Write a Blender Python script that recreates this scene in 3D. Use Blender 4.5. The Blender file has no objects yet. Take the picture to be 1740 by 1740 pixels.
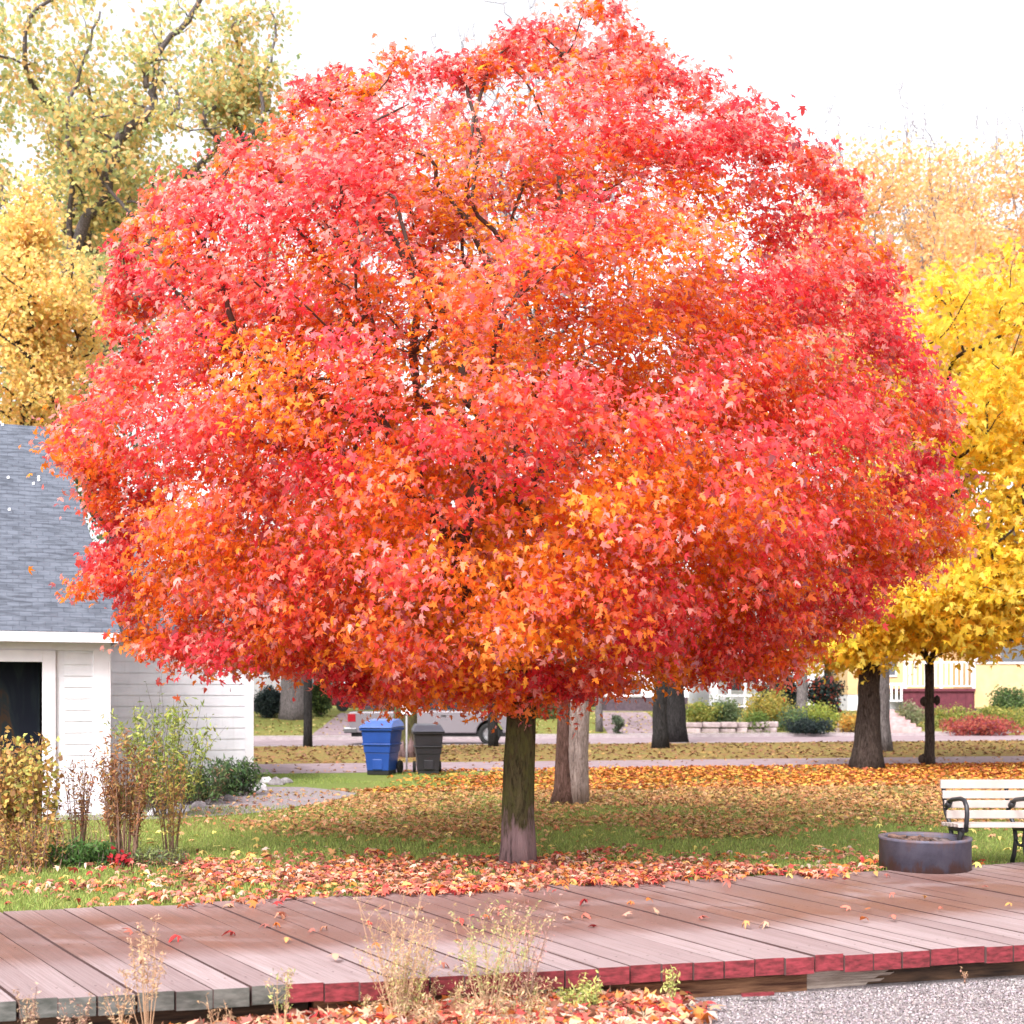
import bpy, math, random
import numpy as np
from mathutils import Vector, noise as mnoise
random.seed(7); rng = np.random.default_rng(7)
R = math.radians
S = bpy.context.scene; COL = S.collection
# ------------------------------------------------------------- camera, sky, sun, exposure
F = 2100.0; CH = 1.64; HY = 1182.0           # focal length and horizon, in the photo's pixels
cam = bpy.data.cameras.new('camera'); camo = bpy.data.objects.new('camera', cam); COL.objects.link(camo)
camo.location = (0, 0, CH); camo.rotation_euler = (R(90), 0, 0)
cam.sensor_width = 36; cam.lens = 36*F/1740; cam.shift_y = (HY-870)/1740; cam.clip_end = 3000; cam.clip_start = .1
cam.dof.use_dof = True; cam.dof.focus_distance = 11.2; cam.dof.aperture_fstop = 2.6
S.camera = camo
S.render.resolution_x = 1024; S.render.resolution_y = 1024
SUN_EL, SUN_AZ = 48.0, 205.0                 # azimuth clockwise from +Y
W = bpy.data.worlds.new('World'); S.world = W; W.use_nodes = True
nt = W.node_tree; bg = nt.nodes['Background']
sky = nt.nodes.new('ShaderNodeTexSky'); sky.sky_type = 'NISHITA'; sky.sun_disc = False
sky.sun_elevation = R(SUN_EL); sky.sun_rotation = R(SUN_AZ); sky.air_density = 1.0; sky.dust_density = 4.0; sky.ozone_density = 1.0
hs = nt.nodes.new('ShaderNodeHueSaturation'); hs.inputs['Saturation'].default_value = .14
nt.links.new(sky.outputs[0], hs.inputs['Color']); nt.links.new(hs.outputs[0], bg.inputs[0]); bg.inputs[1].default_value = .15
sl = bpy.data.lights.new('sun', 'SUN'); sl.energy = 1.15; sl.angle = R(16); sl.color = (1, .955, .93)
so = bpy.data.objects.new('sun', sl); COL.objects.link(so)
so.rotation_euler = (R(90-SUN_EL), 0, R(180-SUN_AZ)); so.location = (0, -20, 30)
S.view_settings.view_transform = 'Standard'; S.view_settings.look = 'None'
S.view_settings.exposure = 1.6; S.view_settings.gamma = 1
# ------------------------------------------------------------- helpers
def A(px, py, d): return Vector(((px-870)*d/F, d, CH-(py-HY)*d/F))      # a pixel at a known distance
def D(py, z=0): return F*(CH-z)/(py-HY)                                   # distance of a point at height z seen at row py
def P(px, py, z=0): return A(px, py, D(py, z))
def tag(o, label=None, cat=None, group=None, kind=None):
    if label: o['label'] = label
    if cat: o['category'] = cat
    if group: o['group'] = group
    if kind: o['kind'] = kind
    return o
def empty(name, loc, label, cat, group=None):
    o = bpy.data.objects.new(name, None); o.location = loc; COL.objects.link(o); o.empty_display_size = .2
    return tag(o, label, cat, group)
class MB:
    def __init__(s): s.v = []; s.f = []; s.m = []; s.uv = []
    def face(s, pts, m=0, uv=None):
        b = len(s.v); s.v += [tuple(p) for p in pts]; s.f.append(list(range(b, b+len(pts)))); s.m.append(m); s.uv.append(uv); return s
    def add(s, vs, fs, m=0):
        b = len(s.v); s.v += [tuple(p) for p in vs]
        for f in fs: s.f.append([i+b for i in f]); s.m.append(m); s.uv.append(None)
        return s
    def box(s, x0, x1, y0, y1, z0, z1, m=0):
        return s.add([(x0,y0,z0),(x1,y0,z0),(x1,y1,z0),(x0,y1,z0),(x0,y0,z1),(x1,y0,z1),(x1,y1,z1),(x0,y1,z1)],
              [(3,2,1,0),(4,5,6,7),(0,1,5,4),(1,2,6,5),(2,3,7,6),(3,0,4,7)], m)
    def bar(s, a, b, w, h, m=0):
        a = Vector(a); b = Vector(b); d = (b-a).normalized(); u = d.cross(Vector((0,0,1)))
        if u.length < 1e-3: u = Vector((1,0,0))
        u.normalize(); n = u.cross(d)
        vs = [p+u*sx*w/2+n*sz*h/2 for p in (a,b) for sx,sz in ((-1,-1),(1,-1),(1,1),(-1,1))]
        return s.add(vs, [(0,1,2,3),(7,6,5,4),(0,4,5,1),(1,5,6,2),(2,6,7,3),(3,7,4,0)], m)
    def tube(s, path, rad, n=8, m=0, caps=True, wob=0):
        path = [Vector(p) for p in path]
        if not hasattr(rad, '__len__'): rad = [rad]*len(path)
        rings = []; u = None
        for i, p in enumerate(path):
            d = (path[min(i+1, len(path)-1)]-path[max(i-1, 0)])
            d = d.normalized() if d.length > 1e-9 else Vector((0,0,1))
            if u is None: u = d.orthogonal()
            u = (u-d*u.dot(d)); u = u.normalized() if u.length > 1e-6 else d.orthogonal().normalized()
            w = d.cross(u); r = rad[i]; ring = []
            for k in range(n):
                a = 2*math.pi*k/n; q = r
                if wob: q *= 1+wob*(mnoise.noise(Vector((math.cos(a)*1.7, math.sin(a)*1.7, p.z*.7)))+.5*mnoise.noise(Vector((math.cos(a)*5, math.sin(a)*5, p.z*1.5))))
                ring.append(p+(u*math.cos(a)+w*math.sin(a))*q)
            rings.append(ring)
        vs = [q for r_ in rings for q in r_]; fs = []
        for i in range(len(path)-1):
            for k in range(n):
                fs.append((i*n+k, i*n+(k+1)%n, (i+1)*n+(k+1)%n, (i+1)*n+k))
        if caps: fs += [tuple(range(n))[::-1], tuple((len(path)-1)*n+k for k in range(n))]
        return s.add(vs, fs, m)
    def lathe(s, prof, c, n=32, m=0, axis='z'):
        vs = []; fs = []
        for r, h in prof:
            for k in range(n):
                a = 2*math.pi*k/n
                if axis == 'z': vs.append((c[0]+r*math.cos(a), c[1]+r*math.sin(a), c[2]+h))
                else: vs.append((c[0]+r*math.cos(a), c[1]+h, c[2]+r*math.sin(a)))
        for i in range(len(prof)-1):
            for k in range(n):
                q = (i*n+k, i*n+(k+1)%n, (i+1)*n+(k+1)%n, (i+1)*n+k); fs.append(q if axis == 'z' else q[::-1])
        return s.add(vs, fs, m)
    def prism(s, outl, y0, y1, m=0):        # outline in x,z pushed along y
        n = len(outl); vs = [(x,y0,z) for x,z in outl]+[(x,y1,z) for x,z in outl]
        return s.add(vs, [tuple(range(n)), tuple(range(2*n-1, n-1, -1))]+[(i, i+n, (i+1)%n+n, (i+1)%n) for i in range(n)], m)
    def build(s, name, mats, parent=None, smooth=False, bevel=0, **kw):
        me = bpy.data.meshes.new(name); off = parent.location if parent else (0,0,0)
        if parent and parent.parent: off = Vector(off)+parent.parent.location
        me.from_pydata([(v[0]-off[0], v[1]-off[1], v[2]-off[2]) for v in s.v], [], s.f)
        if not isinstance(mats, (list, tuple)): mats = [mats]
        for m in mats: me.materials.append(m)
        for p, mi in zip(me.polygons, s.m): p.material_index = mi
        if any(u for u in s.uv):
            ul = me.uv_layers.new(name='UVMap')
            for p, u in zip(me.polygons, s.uv):
                if u:
                    for li, c in zip(p.loop_indices, u): ul.data[li].uv = c
        if smooth: me.polygons.foreach_set('use_smooth', [True]*len(me.polygons))
        me.validate(); me.update()
        o = bpy.data.objects.new(name, me); COL.objects.link(o)
        if parent: o.parent = parent
        if bevel:
            b = o.modifiers.new('bevel', 'BEVEL'); b.width = bevel; b.segments = 2; b.limit_method = 'ANGLE'; b.angle_limit = R(35)
        return tag(o, **kw)
# ------------------------------------------------------------- materials
def mat(name, col=(.5,.5,.5), rough=.6, spec=.4, metal=0.0):
    m = bpy.data.materials.new(name); m.use_nodes = True
    b = m.node_tree.nodes['Principled BSDF']; b.inputs['Base Color'].default_value = (*col, 1)
    b.inputs['Roughness'].default_value = rough; b.inputs['Specular IOR Level'].default_value = spec; b.inputs['Metallic'].default_value = metal
    return m
class N:
    def __init__(s, m): s.t = m.node_tree; s.b = s.t.nodes['Principled BSDF']
    def n(s, typ, **kw):
        q = s.t.nodes.new('ShaderNode'+typ)
        for k, v in kw.items(): setattr(q, k, v)
        return q
    def l(s, a, b): s.t.links.new(a, b)
    def coord(s, kind='Object', scale=(1,1,1), rot=(0,0,0), loc=(0,0,0)):
        tc = s.n('TexCoord'); mp = s.n('Mapping'); mp.inputs['Scale'].default_value = scale; mp.inputs['Rotation'].default_value = rot; mp.inputs['Location'].default_value = loc
        s.l(tc.outputs[kind], mp.inputs[0]); return mp.outputs[0]
    def noise(s, vec, scale, detail=4, rough=.6, dist=0):
        q = s.n('TexNoise'); q.inputs['Scale'].default_value = scale; q.inputs['Detail'].default_value = detail
        q.inputs['Roughness'].default_value = rough; q.inputs['Distortion'].default_value = dist; s.l(vec, q.inputs['Vector']); return q.outputs[0]
    def ramp(s, fac, stops):
        q = s.n('ValToRGB'); e = q.color_ramp.elements
        while len(e) < len(stops): e.new(.5)
        for i, (p, c) in enumerate(stops): e[i].position = p; e[i].color = (*c, 1) if len(c) == 3 else c
        s.l(fac, q.inputs[0]); return q.outputs[0]
    def mix(s, fac, a, b, mode='MIX'):
        q = s.n('Mix', data_type='RGBA', blend_type=mode)
        if isinstance(fac, (int, float)): q.inputs[0].default_value = fac
        else: s.l(fac, q.inputs[0])
        for v, i in ((a, 6), (b, 7)):
            if isinstance(v, tuple): q.inputs[i].default_value = (*v, 1)
            else: s.l(v, q.inputs[i])
        return q.outputs[2]
    def bump(s, h, dist=.02, strength=1.0):
        q = s.n('Bump'); q.inputs['Distance'].default_value = dist; q.inputs['Strength'].default_value = strength
        s.l(h, q.inputs['Height']); s.l(q.outputs[0], s.b.inputs['Normal'])
    def col(s, c): s.l(c, s.b.inputs['Base Color'])
def g3(v): return (v, v, v)
def noisy(name, c1, c2, scale=6, rough=.7, spec=.3, bump=0, detail=6, sc=(1,1,1), metal=0.0, lo=.35, hi=.65):
    m = mat(name, c1, rough, spec, metal); n = N(m); v = n.coord(scale=sc); f = n.noise(v, scale, detail)
    n.col(n.ramp(f, [(lo, c1), (hi, c2)]))
    if bump: n.bump(f, bump)
    return m
def leafmat(name, transl=.4, rough=.5, spec=.35):
    m = mat(name, rough=rough, spec=spec); n = N(m)
    at = n.n('Attribute', attribute_name='col'); n.col(at.outputs['Color'])
    tr = n.n('BsdfTranslucent'); n.l(at.outputs['Color'], tr.inputs[0])
    mx = n.n('MixShader'); mx.inputs[0].default_value = transl
    out = n.t.nodes['Material Output']; n.l(n.b.outputs[0], mx.inputs[1]); n.l(tr.outputs[0], mx.inputs[2]); n.l(mx.outputs[0], out.inputs[0])
    return m
def barkmat(name, c1, c2, c3=None, zsplit=None, base=None, vs=14):
    m = mat(name, c1, .92, .12); n = N(m)
    v = n.coord(scale=(1, 1, .2)); f = n.noise(v, vs*1.6, 8, .75, 1.4); f2 = n.noise(n.coord(scale=(1,1,.6)), 5, 6, .7)
    c = n.ramp(f, [(.36, tuple(x*.3 for x in c1)), (.48, c1), (.64, c2)])
    if c3: c = n.mix(n.ramp(f2, [(.45, g3(0)), (.6, g3(1))]), c, c3)
    if zsplit:
        sep = n.n('SeparateXYZ'); n.l(n.coord(), sep.inputs[0])
        ad = n.n('Math', operation='ADD'); n.l(sep.outputs[2], ad.inputs[0])
        ml = n.n('Math', operation='MULTIPLY_ADD'); n.l(n.noise(n.coord(scale=(1,1,.25)), 9, 5), ml.inputs[0]); ml.inputs[1].default_value = 1.0; ml.inputs[2].default_value = -.5
        n.l(ml.outputs[0], ad.inputs[1])
        pale = n.ramp(n.noise(n.coord(scale=(1,1,.12)), 16, 6), [(.38, tuple(x*.3 for x in base)), (.46, base), (.7, tuple(min(1, x*1.4) for x in base))])
        k = n.ramp(ad.outputs[0], [(zsplit, g3(1)), (zsplit+.12, g3(0))]); c = n.mix(k, c, pale)
    n.col(c); n.bump(f, .06, 1.0); return m
M = {}
M['leaf'] = leafmat('maple_leaf', .6, .4, .5); M['bgleaf'] = leafmat('background_leaf', .6, .6, .3); M['dryleaf'] = leafmat('dry_leaf', .15, .75, .2)
M['stemleaf'] = leafmat('shrub_leaf', .35, .6, .2)
M['bark_moss'] = barkmat('mossy_bark', (.07,.058,.03), (.13,.11,.055), (.105,.105,.035), .36, (.22,.145,.15))
M['bark_dark'] = barkmat('dark_bark', (.045,.032,.028), (.095,.07,.06))
M['bark_black'] = barkmat('black_bark', (.022,.02,.02), (.05,.045,.045))
M['bark_pale'] = barkmat('pale_bark', (.36,.27,.24), (.55,.44,.40))
M['bark_red'] = barkmat('reddish_bark', (.13,.07,.055), (.22,.13,.11))
M['bark_grey'] = barkmat('grey_bark', (.13,.11,.11), (.24,.21,.21))
M['twig'] = mat('twig_bark', (.09,.065,.055), .9, .1)
M['twig_pale'] = mat('pale_twig', (.24,.215,.235), .9, .1)
M['white'] = mat('white_paint', (.6,.6,.6), .6, .3); n = N(M['white'])
c = n.ramp(n.noise(n.coord(), 3, 5), [(.35, (.59,.58,.62)), (.65, (.68,.67,.71))]); c = n.mix(n.ramp(n.noise(n.coord(scale=(7,7,.7)), 2.2, 6, .7), [(.55, g3(0)), (.75, g3(.35))]), c, (.44,.43,.44)); n.col(c)
M['white_trim'] = noisy('white_trim_paint', (.64,.61,.65), (.70,.67,.71), 5, .5, .35)
M['black_iron'] = mat('black_iron', (.02,.02,.024), .45, .5)
M['rubber'] = mat('black_rubber', (.02,.02,.02), .85, .2)
M['dark_glass'] = mat('dark_glass', (.02,.025,.035), .08, .6)
# roof shingles
m = M['shingle'] = mat('blue_grey_shingles', (.2,.2,.2), .9, .2); n = N(m)
uv = n.coord('UV'); br = n.n('TexBrick'); n.l(uv, br.inputs['Vector'])
br.inputs['Color1'].default_value = (.04,.045,.058,1); br.inputs['Color2'].default_value = (.095,.105,.135,1); br.inputs['Mortar'].default_value = (.05,.055,.075,1)
br.inputs['Scale'].default_value = 1; br.inputs['Mortar Size'].default_value = .006; br.inputs['Mortar Smooth'].default_value = .3
br.inputs['Brick Width'].default_value = .16; br.inputs['Row Height'].default_value = .10
nz = n.noise(n.coord('UV', (2.2, 11, 1)), 1.6, 3, .5); n.col(n.mix(n.ramp(nz, [(.42, g3(0)), (.6, g3(.55))]), n.mix(.5, br.outputs[0], n.ramp(n.noise(uv, 2.2, 6), [(.3, (.06,.066,.085)), (.7, (.115,.128,.16))])), (.15,.165,.205)))
n.bump(br.outputs['Fac'], -.01)
# deck boards: UV u = metres along the board, v = board number
m = M['deck'] = mat('weathered_deck_wood', (.3,.25,.25), .55, .35); n = N(m)
uvc = n.coord('UV', (1.3, 9, 1)); gr = n.noise(uvc, 3.0, 8, .7, .4)
dry = n.ramp(gr, [(.3, (.15,.10,.10)), (.5, (.32,.25,.255)), (.7, (.46,.385,.395))])
wet = n.ramp(gr, [(.3, (.075,.030,.022)), (.52, (.175,.078,.056)), (.72, (.31,.155,.115))])
sepu = n.n('SeparateXYZ'); n.l(n.coord('UV'), sepu.inputs[0])
band = n.ramp(sepu.outputs[0], [(0, g3(0)), (.27, g3(.08)), (.40, g3(1)), (.78, g3(1)), (1.0, g3(.35))])
band.node.color_ramp.interpolation = 'LINEAR'
# u is stored divided by 3.4 m in a second layer-free way: u in 0..1 across the walk
fld = n.noise(n.coord(scale=(.55,.9,1)), 1.4, 5, .65, .5)
rnd = n.n('TexWhiteNoise', noise_dimensions='1D'); fl = n.n('Math', operation='FLOOR'); n.l(sepu.outputs[1], fl.inputs[0]); n.l(fl.outputs[0], rnd.inputs['W'])
mul = n.n('Math', operation='MULTIPLY'); n.l(band, mul.inputs[0]); k = n.ramp(fld, [(.30, g3(.3)), (.5, g3(1))]); n.l(k, mul.inputs[1])
c = n.mix(mul.outputs[0], dry, wet)
c = n.mix(n.ramp(rnd.outputs[0], [(0, g3(0)), (1, g3(.55))]), c, (.16,.10,.10))
n.col(c); n.bump(gr, .006)
rr = n.n('MapRange'); n.l(mul.outputs[0], rr.inputs[0]); rr.inputs[3].default_value = .7; rr.inputs[4].default_value = .38; n.l(rr.outputs[0], n.b.inputs['Roughness'])
M['redpaint'] = noisy('faded_red_paint', (.085,.014,.016), (.25,.034,.045), 14, .6, .3, .004, sc=(1,1,3))
M['greypaint'] = noisy('grey_green_wood_ends', (.06,.062,.055), (.14,.135,.125), 9, .8, .2, .004, sc=(1,1,3))
M['joist'] = noisy('dark_joist_wood', (.035,.025,.022), (.15,.085,.055), 5, .9, .15, .02, sc=(.4,1,5))
M['joist_brown'] = noisy('brown_joist_wood', (.07,.03,.02), (.30,.15,.085), 6, .9, .15, .02, sc=(.4,1,6))
M['joist_pale'] = noisy('splintered_pale_wood', (.22,.16,.13), (.50,.40,.35), 4, .9, .15, .03, sc=(.5,1,4))
# gravel
m = M['gravel'] = mat('pale_gravel', (.4,.37,.37), .9, .2); n = N(m); v = n.coord()
vo = n.n('TexVoronoi'); vo.inputs['Scale'].default_value = 90; n.l(v, vo.inputs['Vector'])
n.col(n.mix(.35, n.ramp(vo.outputs['Color'], [(.2, (.25,.205,.21)), (.8, (.36,.31,.32))]), n.ramp(n.noise(v, 1.5, 6), [(.35, (.27,.22,.23)), (.65, (.44,.39,.41))])))
n.bump(vo.outputs['Distance'], -.02)
# lawn
m = M['lawn'] = mat('leaf_strewn_lawn', (.1,.12,.04), .95, .1); n = N(m); v = n.coord()
big = n.noise(v, .5, 5, .6); fine = n.noise(n.coord(scale=(1,.7,1)), 26, 6, .75)
grass = n.ramp(fine, [(.3, (.07,.095,.022)), (.5, (.15,.19,.045)), (.72, (.27,.30,.09))])
lit = n.ramp(n.noise(v, 18, 6, .8), [(.32, (.07,.035,.02)), (.48, (.20,.10,.045)), (.6, (.34,.17,.06)), (.75, (.42,.26,.11))])
sy = n.n('SeparateXYZ'); n.l(v, sy.inputs[0])
wv = n.n('Math', operation='MULTIPLY_ADD'); n.l(sy.outputs[0], wv.inputs[0]); wv.inputs[1].default_value = -.2; n.l(sy.outputs[1], wv.inputs[2])
nw = n.n('Math', operation='MULTIPLY_ADD'); n.l(big, nw.inputs[0]); nw.inputs[1].default_value = 4; n.l(wv.outputs[0], nw.inputs[2])
dv = n.n('Math', operation='DIVIDE'); n.l(nw.outputs[0], dv.inputs[0]); dv.inputs[1].default_value = 60
band = n.ramp(dv.outputs[0], [(0, g3(.1)), (13/60, g3(.1)), (16.2/60, g3(.06)), (18/60, g3(.55)), (23/60, g3(.6)), (30/60, g3(.7)), (33.5/60, g3(.95)), (44/60, g3(.95)), (56/60, g3(.35))])
fm = n.ramp(n.noise(v, 2.3, 6, .7), [(.36, g3(.25)), (.6, g3(1))])
xk = n.n('MapRange'); xa = n.n('Math', operation='MULTIPLY_ADD'); n.l(big, xa.inputs[0]); xa.inputs[1].default_value = 3; n.l(sy.outputs[0], xa.inputs[2]); n.l(xa.outputs[0], xk.inputs[0]); xk.inputs[1].default_value = -1.5; xk.inputs[2].default_value = 2.5
far = n.n('MapRange'); n.l(wv.outputs[0], far.inputs[0]); far.inputs[1].default_value = 29; far.inputs[2].default_value = 30
near_ = n.n('MapRange'); n.l(wv.outputs[0], near_.inputs[0]); near_.inputs[1].default_value = 21.5; near_.inputs[2].default_value = 19.5
mx1 = n.n('Math', operation='MAXIMUM'); n.l(xk.outputs[0], mx1.inputs[0]); n.l(far.outputs[0], mx1.inputs[1]); mx2 = n.n('Math', operation='MAXIMUM'); n.l(mx1.outputs[0], mx2.inputs[0]); n.l(near_.outputs[0], mx2.inputs[1])
k = n.mix(1.0, band, fm, 'MULTIPLY'); k = n.mix(1.0, k, mx2.outputs[0], 'MULTIPLY'); n.col(n.mix(k, grass, lit)); n.bump(fine, .03)
M['path'] = noisy('pinkish_path', (.20,.145,.16), (.27,.20,.22), 3, .9, .2, .004)
M['asphalt'] = noisy('pale_worn_road', (.22,.165,.18), (.30,.23,.25), 2, .9, .2)
M['gpath'] = noisy('garage_gravel_path', (.19,.155,.165), (.28,.235,.25), 14, .95, .15, .01)
M['kerb'] = noisy('kerb_concrete', (.30,.25,.26), (.40,.34,.35), 5, .9, .2)
# ------------------------------------------------------------- leaves in bulk
def nrm(a): return a/np.maximum(np.linalg.norm(a, axis=1, keepdims=True), 1e-9)
LEAF5 = np.array([(0,0,0),(.36,-.10,-.10),(.21,.15,.0),(.58,.44,-.16),(.20,.42,.04),(.22,.72,-.03),(0,1.05,-.2),(-.19,.70,-.03),(-.17,.40,.04),(-.58,.50,-.16),(-.22,.17,.0),(-.40,-.04,-.10)])
LEAF4 = np.array([(0,0,0),(.34,.35,.04),(.0,.95,-.08),(-.34,.40,.04)])
LEAF3 = np.array([(-.3,0,0),(.32,.12,.03),(.02,.8,-.05)])
NARROW = np.array([(0,0,0),(.16,.4,.03),(0,1.1,-.1),(-.16,.4,.03)])
def leaf_mesh(name, c, nb, tb, size, tmpl, cols, m, parent=None, jit=.8, **kw):
    """c: centres, nb: normal bias, tb: tip-direction bias"""
    k = len(c); nn = nrm(nb+rng.normal(0, jit, (k,3))); t = tb+rng.normal(0, .7, (k,3))
    t = nrm(t-nn*np.sum(t*nn, 1, keepdims=True)); u = np.cross(t, nn); q = len(tmpl)
    T = tmpl-np.array([0, .4, 0]); asp = rng.uniform(.8, 1.15, (k,1,1)); curl = rng.uniform(.2, 2.2, (k,1,1))
    V = c[:,None,:]+size[:,None,None]*(u[:,None,:]*T[None,:,0:1]*asp+t[:,None,:]*T[None,:,1:2]+nn[:,None,:]*T[None,:,2:3]*curl)
    if parent is not None: V = V-np.array(parent.location)
    me = bpy.data.meshes.new(name); me.vertices.add(k*q); me.vertices.foreach_set('co', V.astype(np.float32).ravel())
    me.loops.add(k*q); me.loops.foreach_set('vertex_index', np.arange(k*q, dtype=np.int32))
    me.polygons.add(k); me.polygons.foreach_set('loop_start', np.arange(0, k*q, q, dtype=np.int32))
    me.update(calc_edges=True)
    at = me.attributes.new('col', 'FLOAT_COLOR', 'FACE'); cc = np.ones((k,4), np.float32); cc[:,:3] = np.clip(cols, .004, .95); at.data.foreach_set('color', cc.ravel())
    me.materials.append(m); o = bpy.data.objects.new(name, me); COL.objects.link(o)
    if parent is not None: o.parent = parent
    return tag(o, **kw)
def pal(cols, w, k, var=.12):
    cols = np.array(cols); w = np.array(w, float); i = rng.choice(len(cols), k, p=w/w.sum())
    return cols[i]*rng.uniform(1-var*1.5, 1+var*1.5, (k,1))*rng.uniform(1-var*.6, 1+var*.6, (k,3))
# ------------------------------------------------------------- tree skeletons
def grow(pts, stem, alpha=.3):
    """stem: list of nodes (root first). returns nodes, parent, weight"""
    nodes = [np.array(p, float) for p in stem]; par = [-1]+list(range(len(stem)-1)); top = np.array(stem[-1])
    plen = [0.0]
    for i in range(1, len(stem)): plen.append(plen[-1]+np.linalg.norm(nodes[i]-nodes[i-1]))
    low = max(0, len(stem)-3)
    order = np.argsort(np.linalg.norm(pts-top, axis=1))
    NA = np.zeros((len(pts)+len(stem), 3)); NA[:len(stem)] = nodes; PL = np.zeros(len(NA)); PL[:len(stem)] = plen; PL[:low] = 1e9; cnt = len(stem)
    for i in order:
        p = pts[i]; d = np.linalg.norm(NA[:cnt]-p, axis=1)
        down = np.maximum(0, NA[:cnt,2]-p[2])
        j = int(np.argmin(d*1.0+alpha*PL[:cnt]+1.8*down)); NA[cnt] = p; PL[cnt] = PL[j]+d[j]; par.append(j); cnt += 1
    w = np.zeros(cnt); ch = [[] for _ in range(cnt)]
    for i in range(cnt): 
        if par[i] >= 0: ch[par[i]].append(i)
    for i in sorted(range(cnt), key=lambda q: -PL[q] if PL[q] < 1e8 else -plen[q]+1e6):
        w[i] = 1+sum(w[c] for c in ch[i])
    for i in range(len(stem)-1, -1, -1): w[i] = 1+sum(w[c] for c in ch[i])
    return NA, par, ch, w
def wood(NA, ch, w, start, r0, exp=.47, rmin=.006, jit=.06, sides=6, taperless=0):
    mb = MB(); wt = w[start]; stack = [(start, None)]
    def rad(i): return max(rmin, r0*(w[i]/wt)**exp)
    while stack:
        i, prev = stack.pop(); chain = [prev, i] if prev is not None else [i]; cur = i
        while ch[cur]:
            cs = sorted(ch[cur], key=lambda q: -w[q])
            for c in cs[1:]: stack.append((c, cur))
            cur = cs[0]; chain.append(cur)
        pts = [Vector(NA[j]) for j in chain]; rs = [rad(j) for j in chain]
        if prev is not None: rs[0] = rs[1]*1.05
        if len(pts) < 2: continue
        path = []; rr = []
        for a in range(len(pts)-1):
            p0 = pts[max(a-1,0)]; p1 = pts[a]; p2 = pts[a+1]; p3 = pts[min(a+2, len(pts)-1)]; L = (p2-p1).length
            for t in (0, .33, .66):
                q = .5*((2*p1)+(p2-p0)*t+(2*p0-5*p1+4*p2-p3)*t*t+(3*p1-p0-3*p2+p3)*t**3)
                if t: q += Vector(rng.normal(0, jit*L*.5, 3))
                path.append(q); rr.append(rs[a]*(1-t)+rs[a+1]*t)
        path.append(pts[-1]); rr.append(max(rmin*.6, rs[-1]*.5))
        mb.tube(path, rr, 8 if rs[0] > .05 else sides if rs[0] > .02 else 4, caps=False)
    return mb
def trunk_path(base, top, r, flare=1.5, bend=.03, k=9):
    base = Vector(base); top = Vector(top); pts = []; rs = []
    for i in range(k):
        t = i/(k-1); q = base.lerp(top, t); L = (top-base).length
        if 0 < i < k-1: q += Vector((rng.normal(0, bend*r*6*.2), rng.normal(0, bend*r*6*.2), 0))
        pts.append(q); h = t*L; rs.append(r*(1+(flare-1)*math.exp(-h/(r*2.2)))*(1-.10*t))
    pts[0] = base+Vector((0,0,-.08)); return pts, rs
def make_tree(name, base, r, fork, pts, label, bark, twig, leaf=None, cat='tree', group=None, flare=1.5, rootpull=None, rmin=.006, jit=.06, alpha=.3, wob=.12, limbs=None, r1=.92, extra=None, exp=.47):
    """pts: branch targets (n,3); leaf: dict(size, per, spread, tmpl, colf, mat)"""
    root = empty(name, base, label, cat, group)
    tp, tr = trunk_path(base, fork, r, flare)
    mb = MB(); mb.tube(tp, tr, 20, wob=wob, caps=True)
    if extra: extra(mb)
    mb.build('trunk', bark, root, True)
    stem = [tp[-2], tp[-1]]
    stem = [np.array(s) for s in stem]
    if limbs: # explicit gnarled limbs
        lm = MB()
        for path, rs in limbs:
            lm.tube(path, rs, 9, wob=.3)
            for i in range(6, len(path)-1, 3):
                u_ = Vector(rng.normal(0,1,3)).normalized(); u_.z = abs(u_.z)*.7; q = path[i]; L_ = rng.uniform(.5,1.5); lm.tube([q, q+u_*L_*.4+Vector((0,0,.08)), q+u_*L_*.75+Vector((rng.normal(0,.1),0,.05)), q+u_*L_+Vector((0,0,.25))], [rs[i]*.35, rs[i]*.25+.004, .016, .008], 5, caps=False)
        lm.build('limb', M['bark_grey'], root, True)
    if len(pts):
        NA, par, ch, w = grow(pts, stem, alpha)
        wood(NA, ch, w, 1, r*r1, exp=exp, rmin=rmin, jit=jit).build('branches', twig, root, True)
    return root
def clump_leaves(pts, per, spread, flat=.6):
    c = np.repeat(pts, per, axis=0); o = rng.normal(0, 1, c.shape)*spread; o[:,2] *= flat
    idx = np.repeat(np.arange(len(pts)), per)
    return c+o, idx
def ell(n, c, r, p=.45, cut=None, gap=0, gs=1.0, seed=0):
    out = []
    c = np.array(c); r = np.array(r)
    while len(out) < n:
        v = nrm(rng.normal(0, 1, (1,3)))[0]*rng.random()**p
        if cut is not None and v[2] < cut: continue
        q = c+v*r
        if gap and mnoise.noise(Vector(q*gs)+Vector((seed,seed*2,0))) < -gap: continue
        out.append(q)
    return np.array(out)
# ============================================================= SETTING
def far_edge(X): return 9.31+(X+3.86)*.305
def near_pt(X): return 6.58+(X+2.73)*.247
def hw(w):
    if w < 41.6: return 0
    if w < 50.05: return -.1
    if w < 51.5: return .03
    return min(.85, .03+(w-51.5)*.09)
def H(X, Y): return hw(Y-.2*X)
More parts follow.
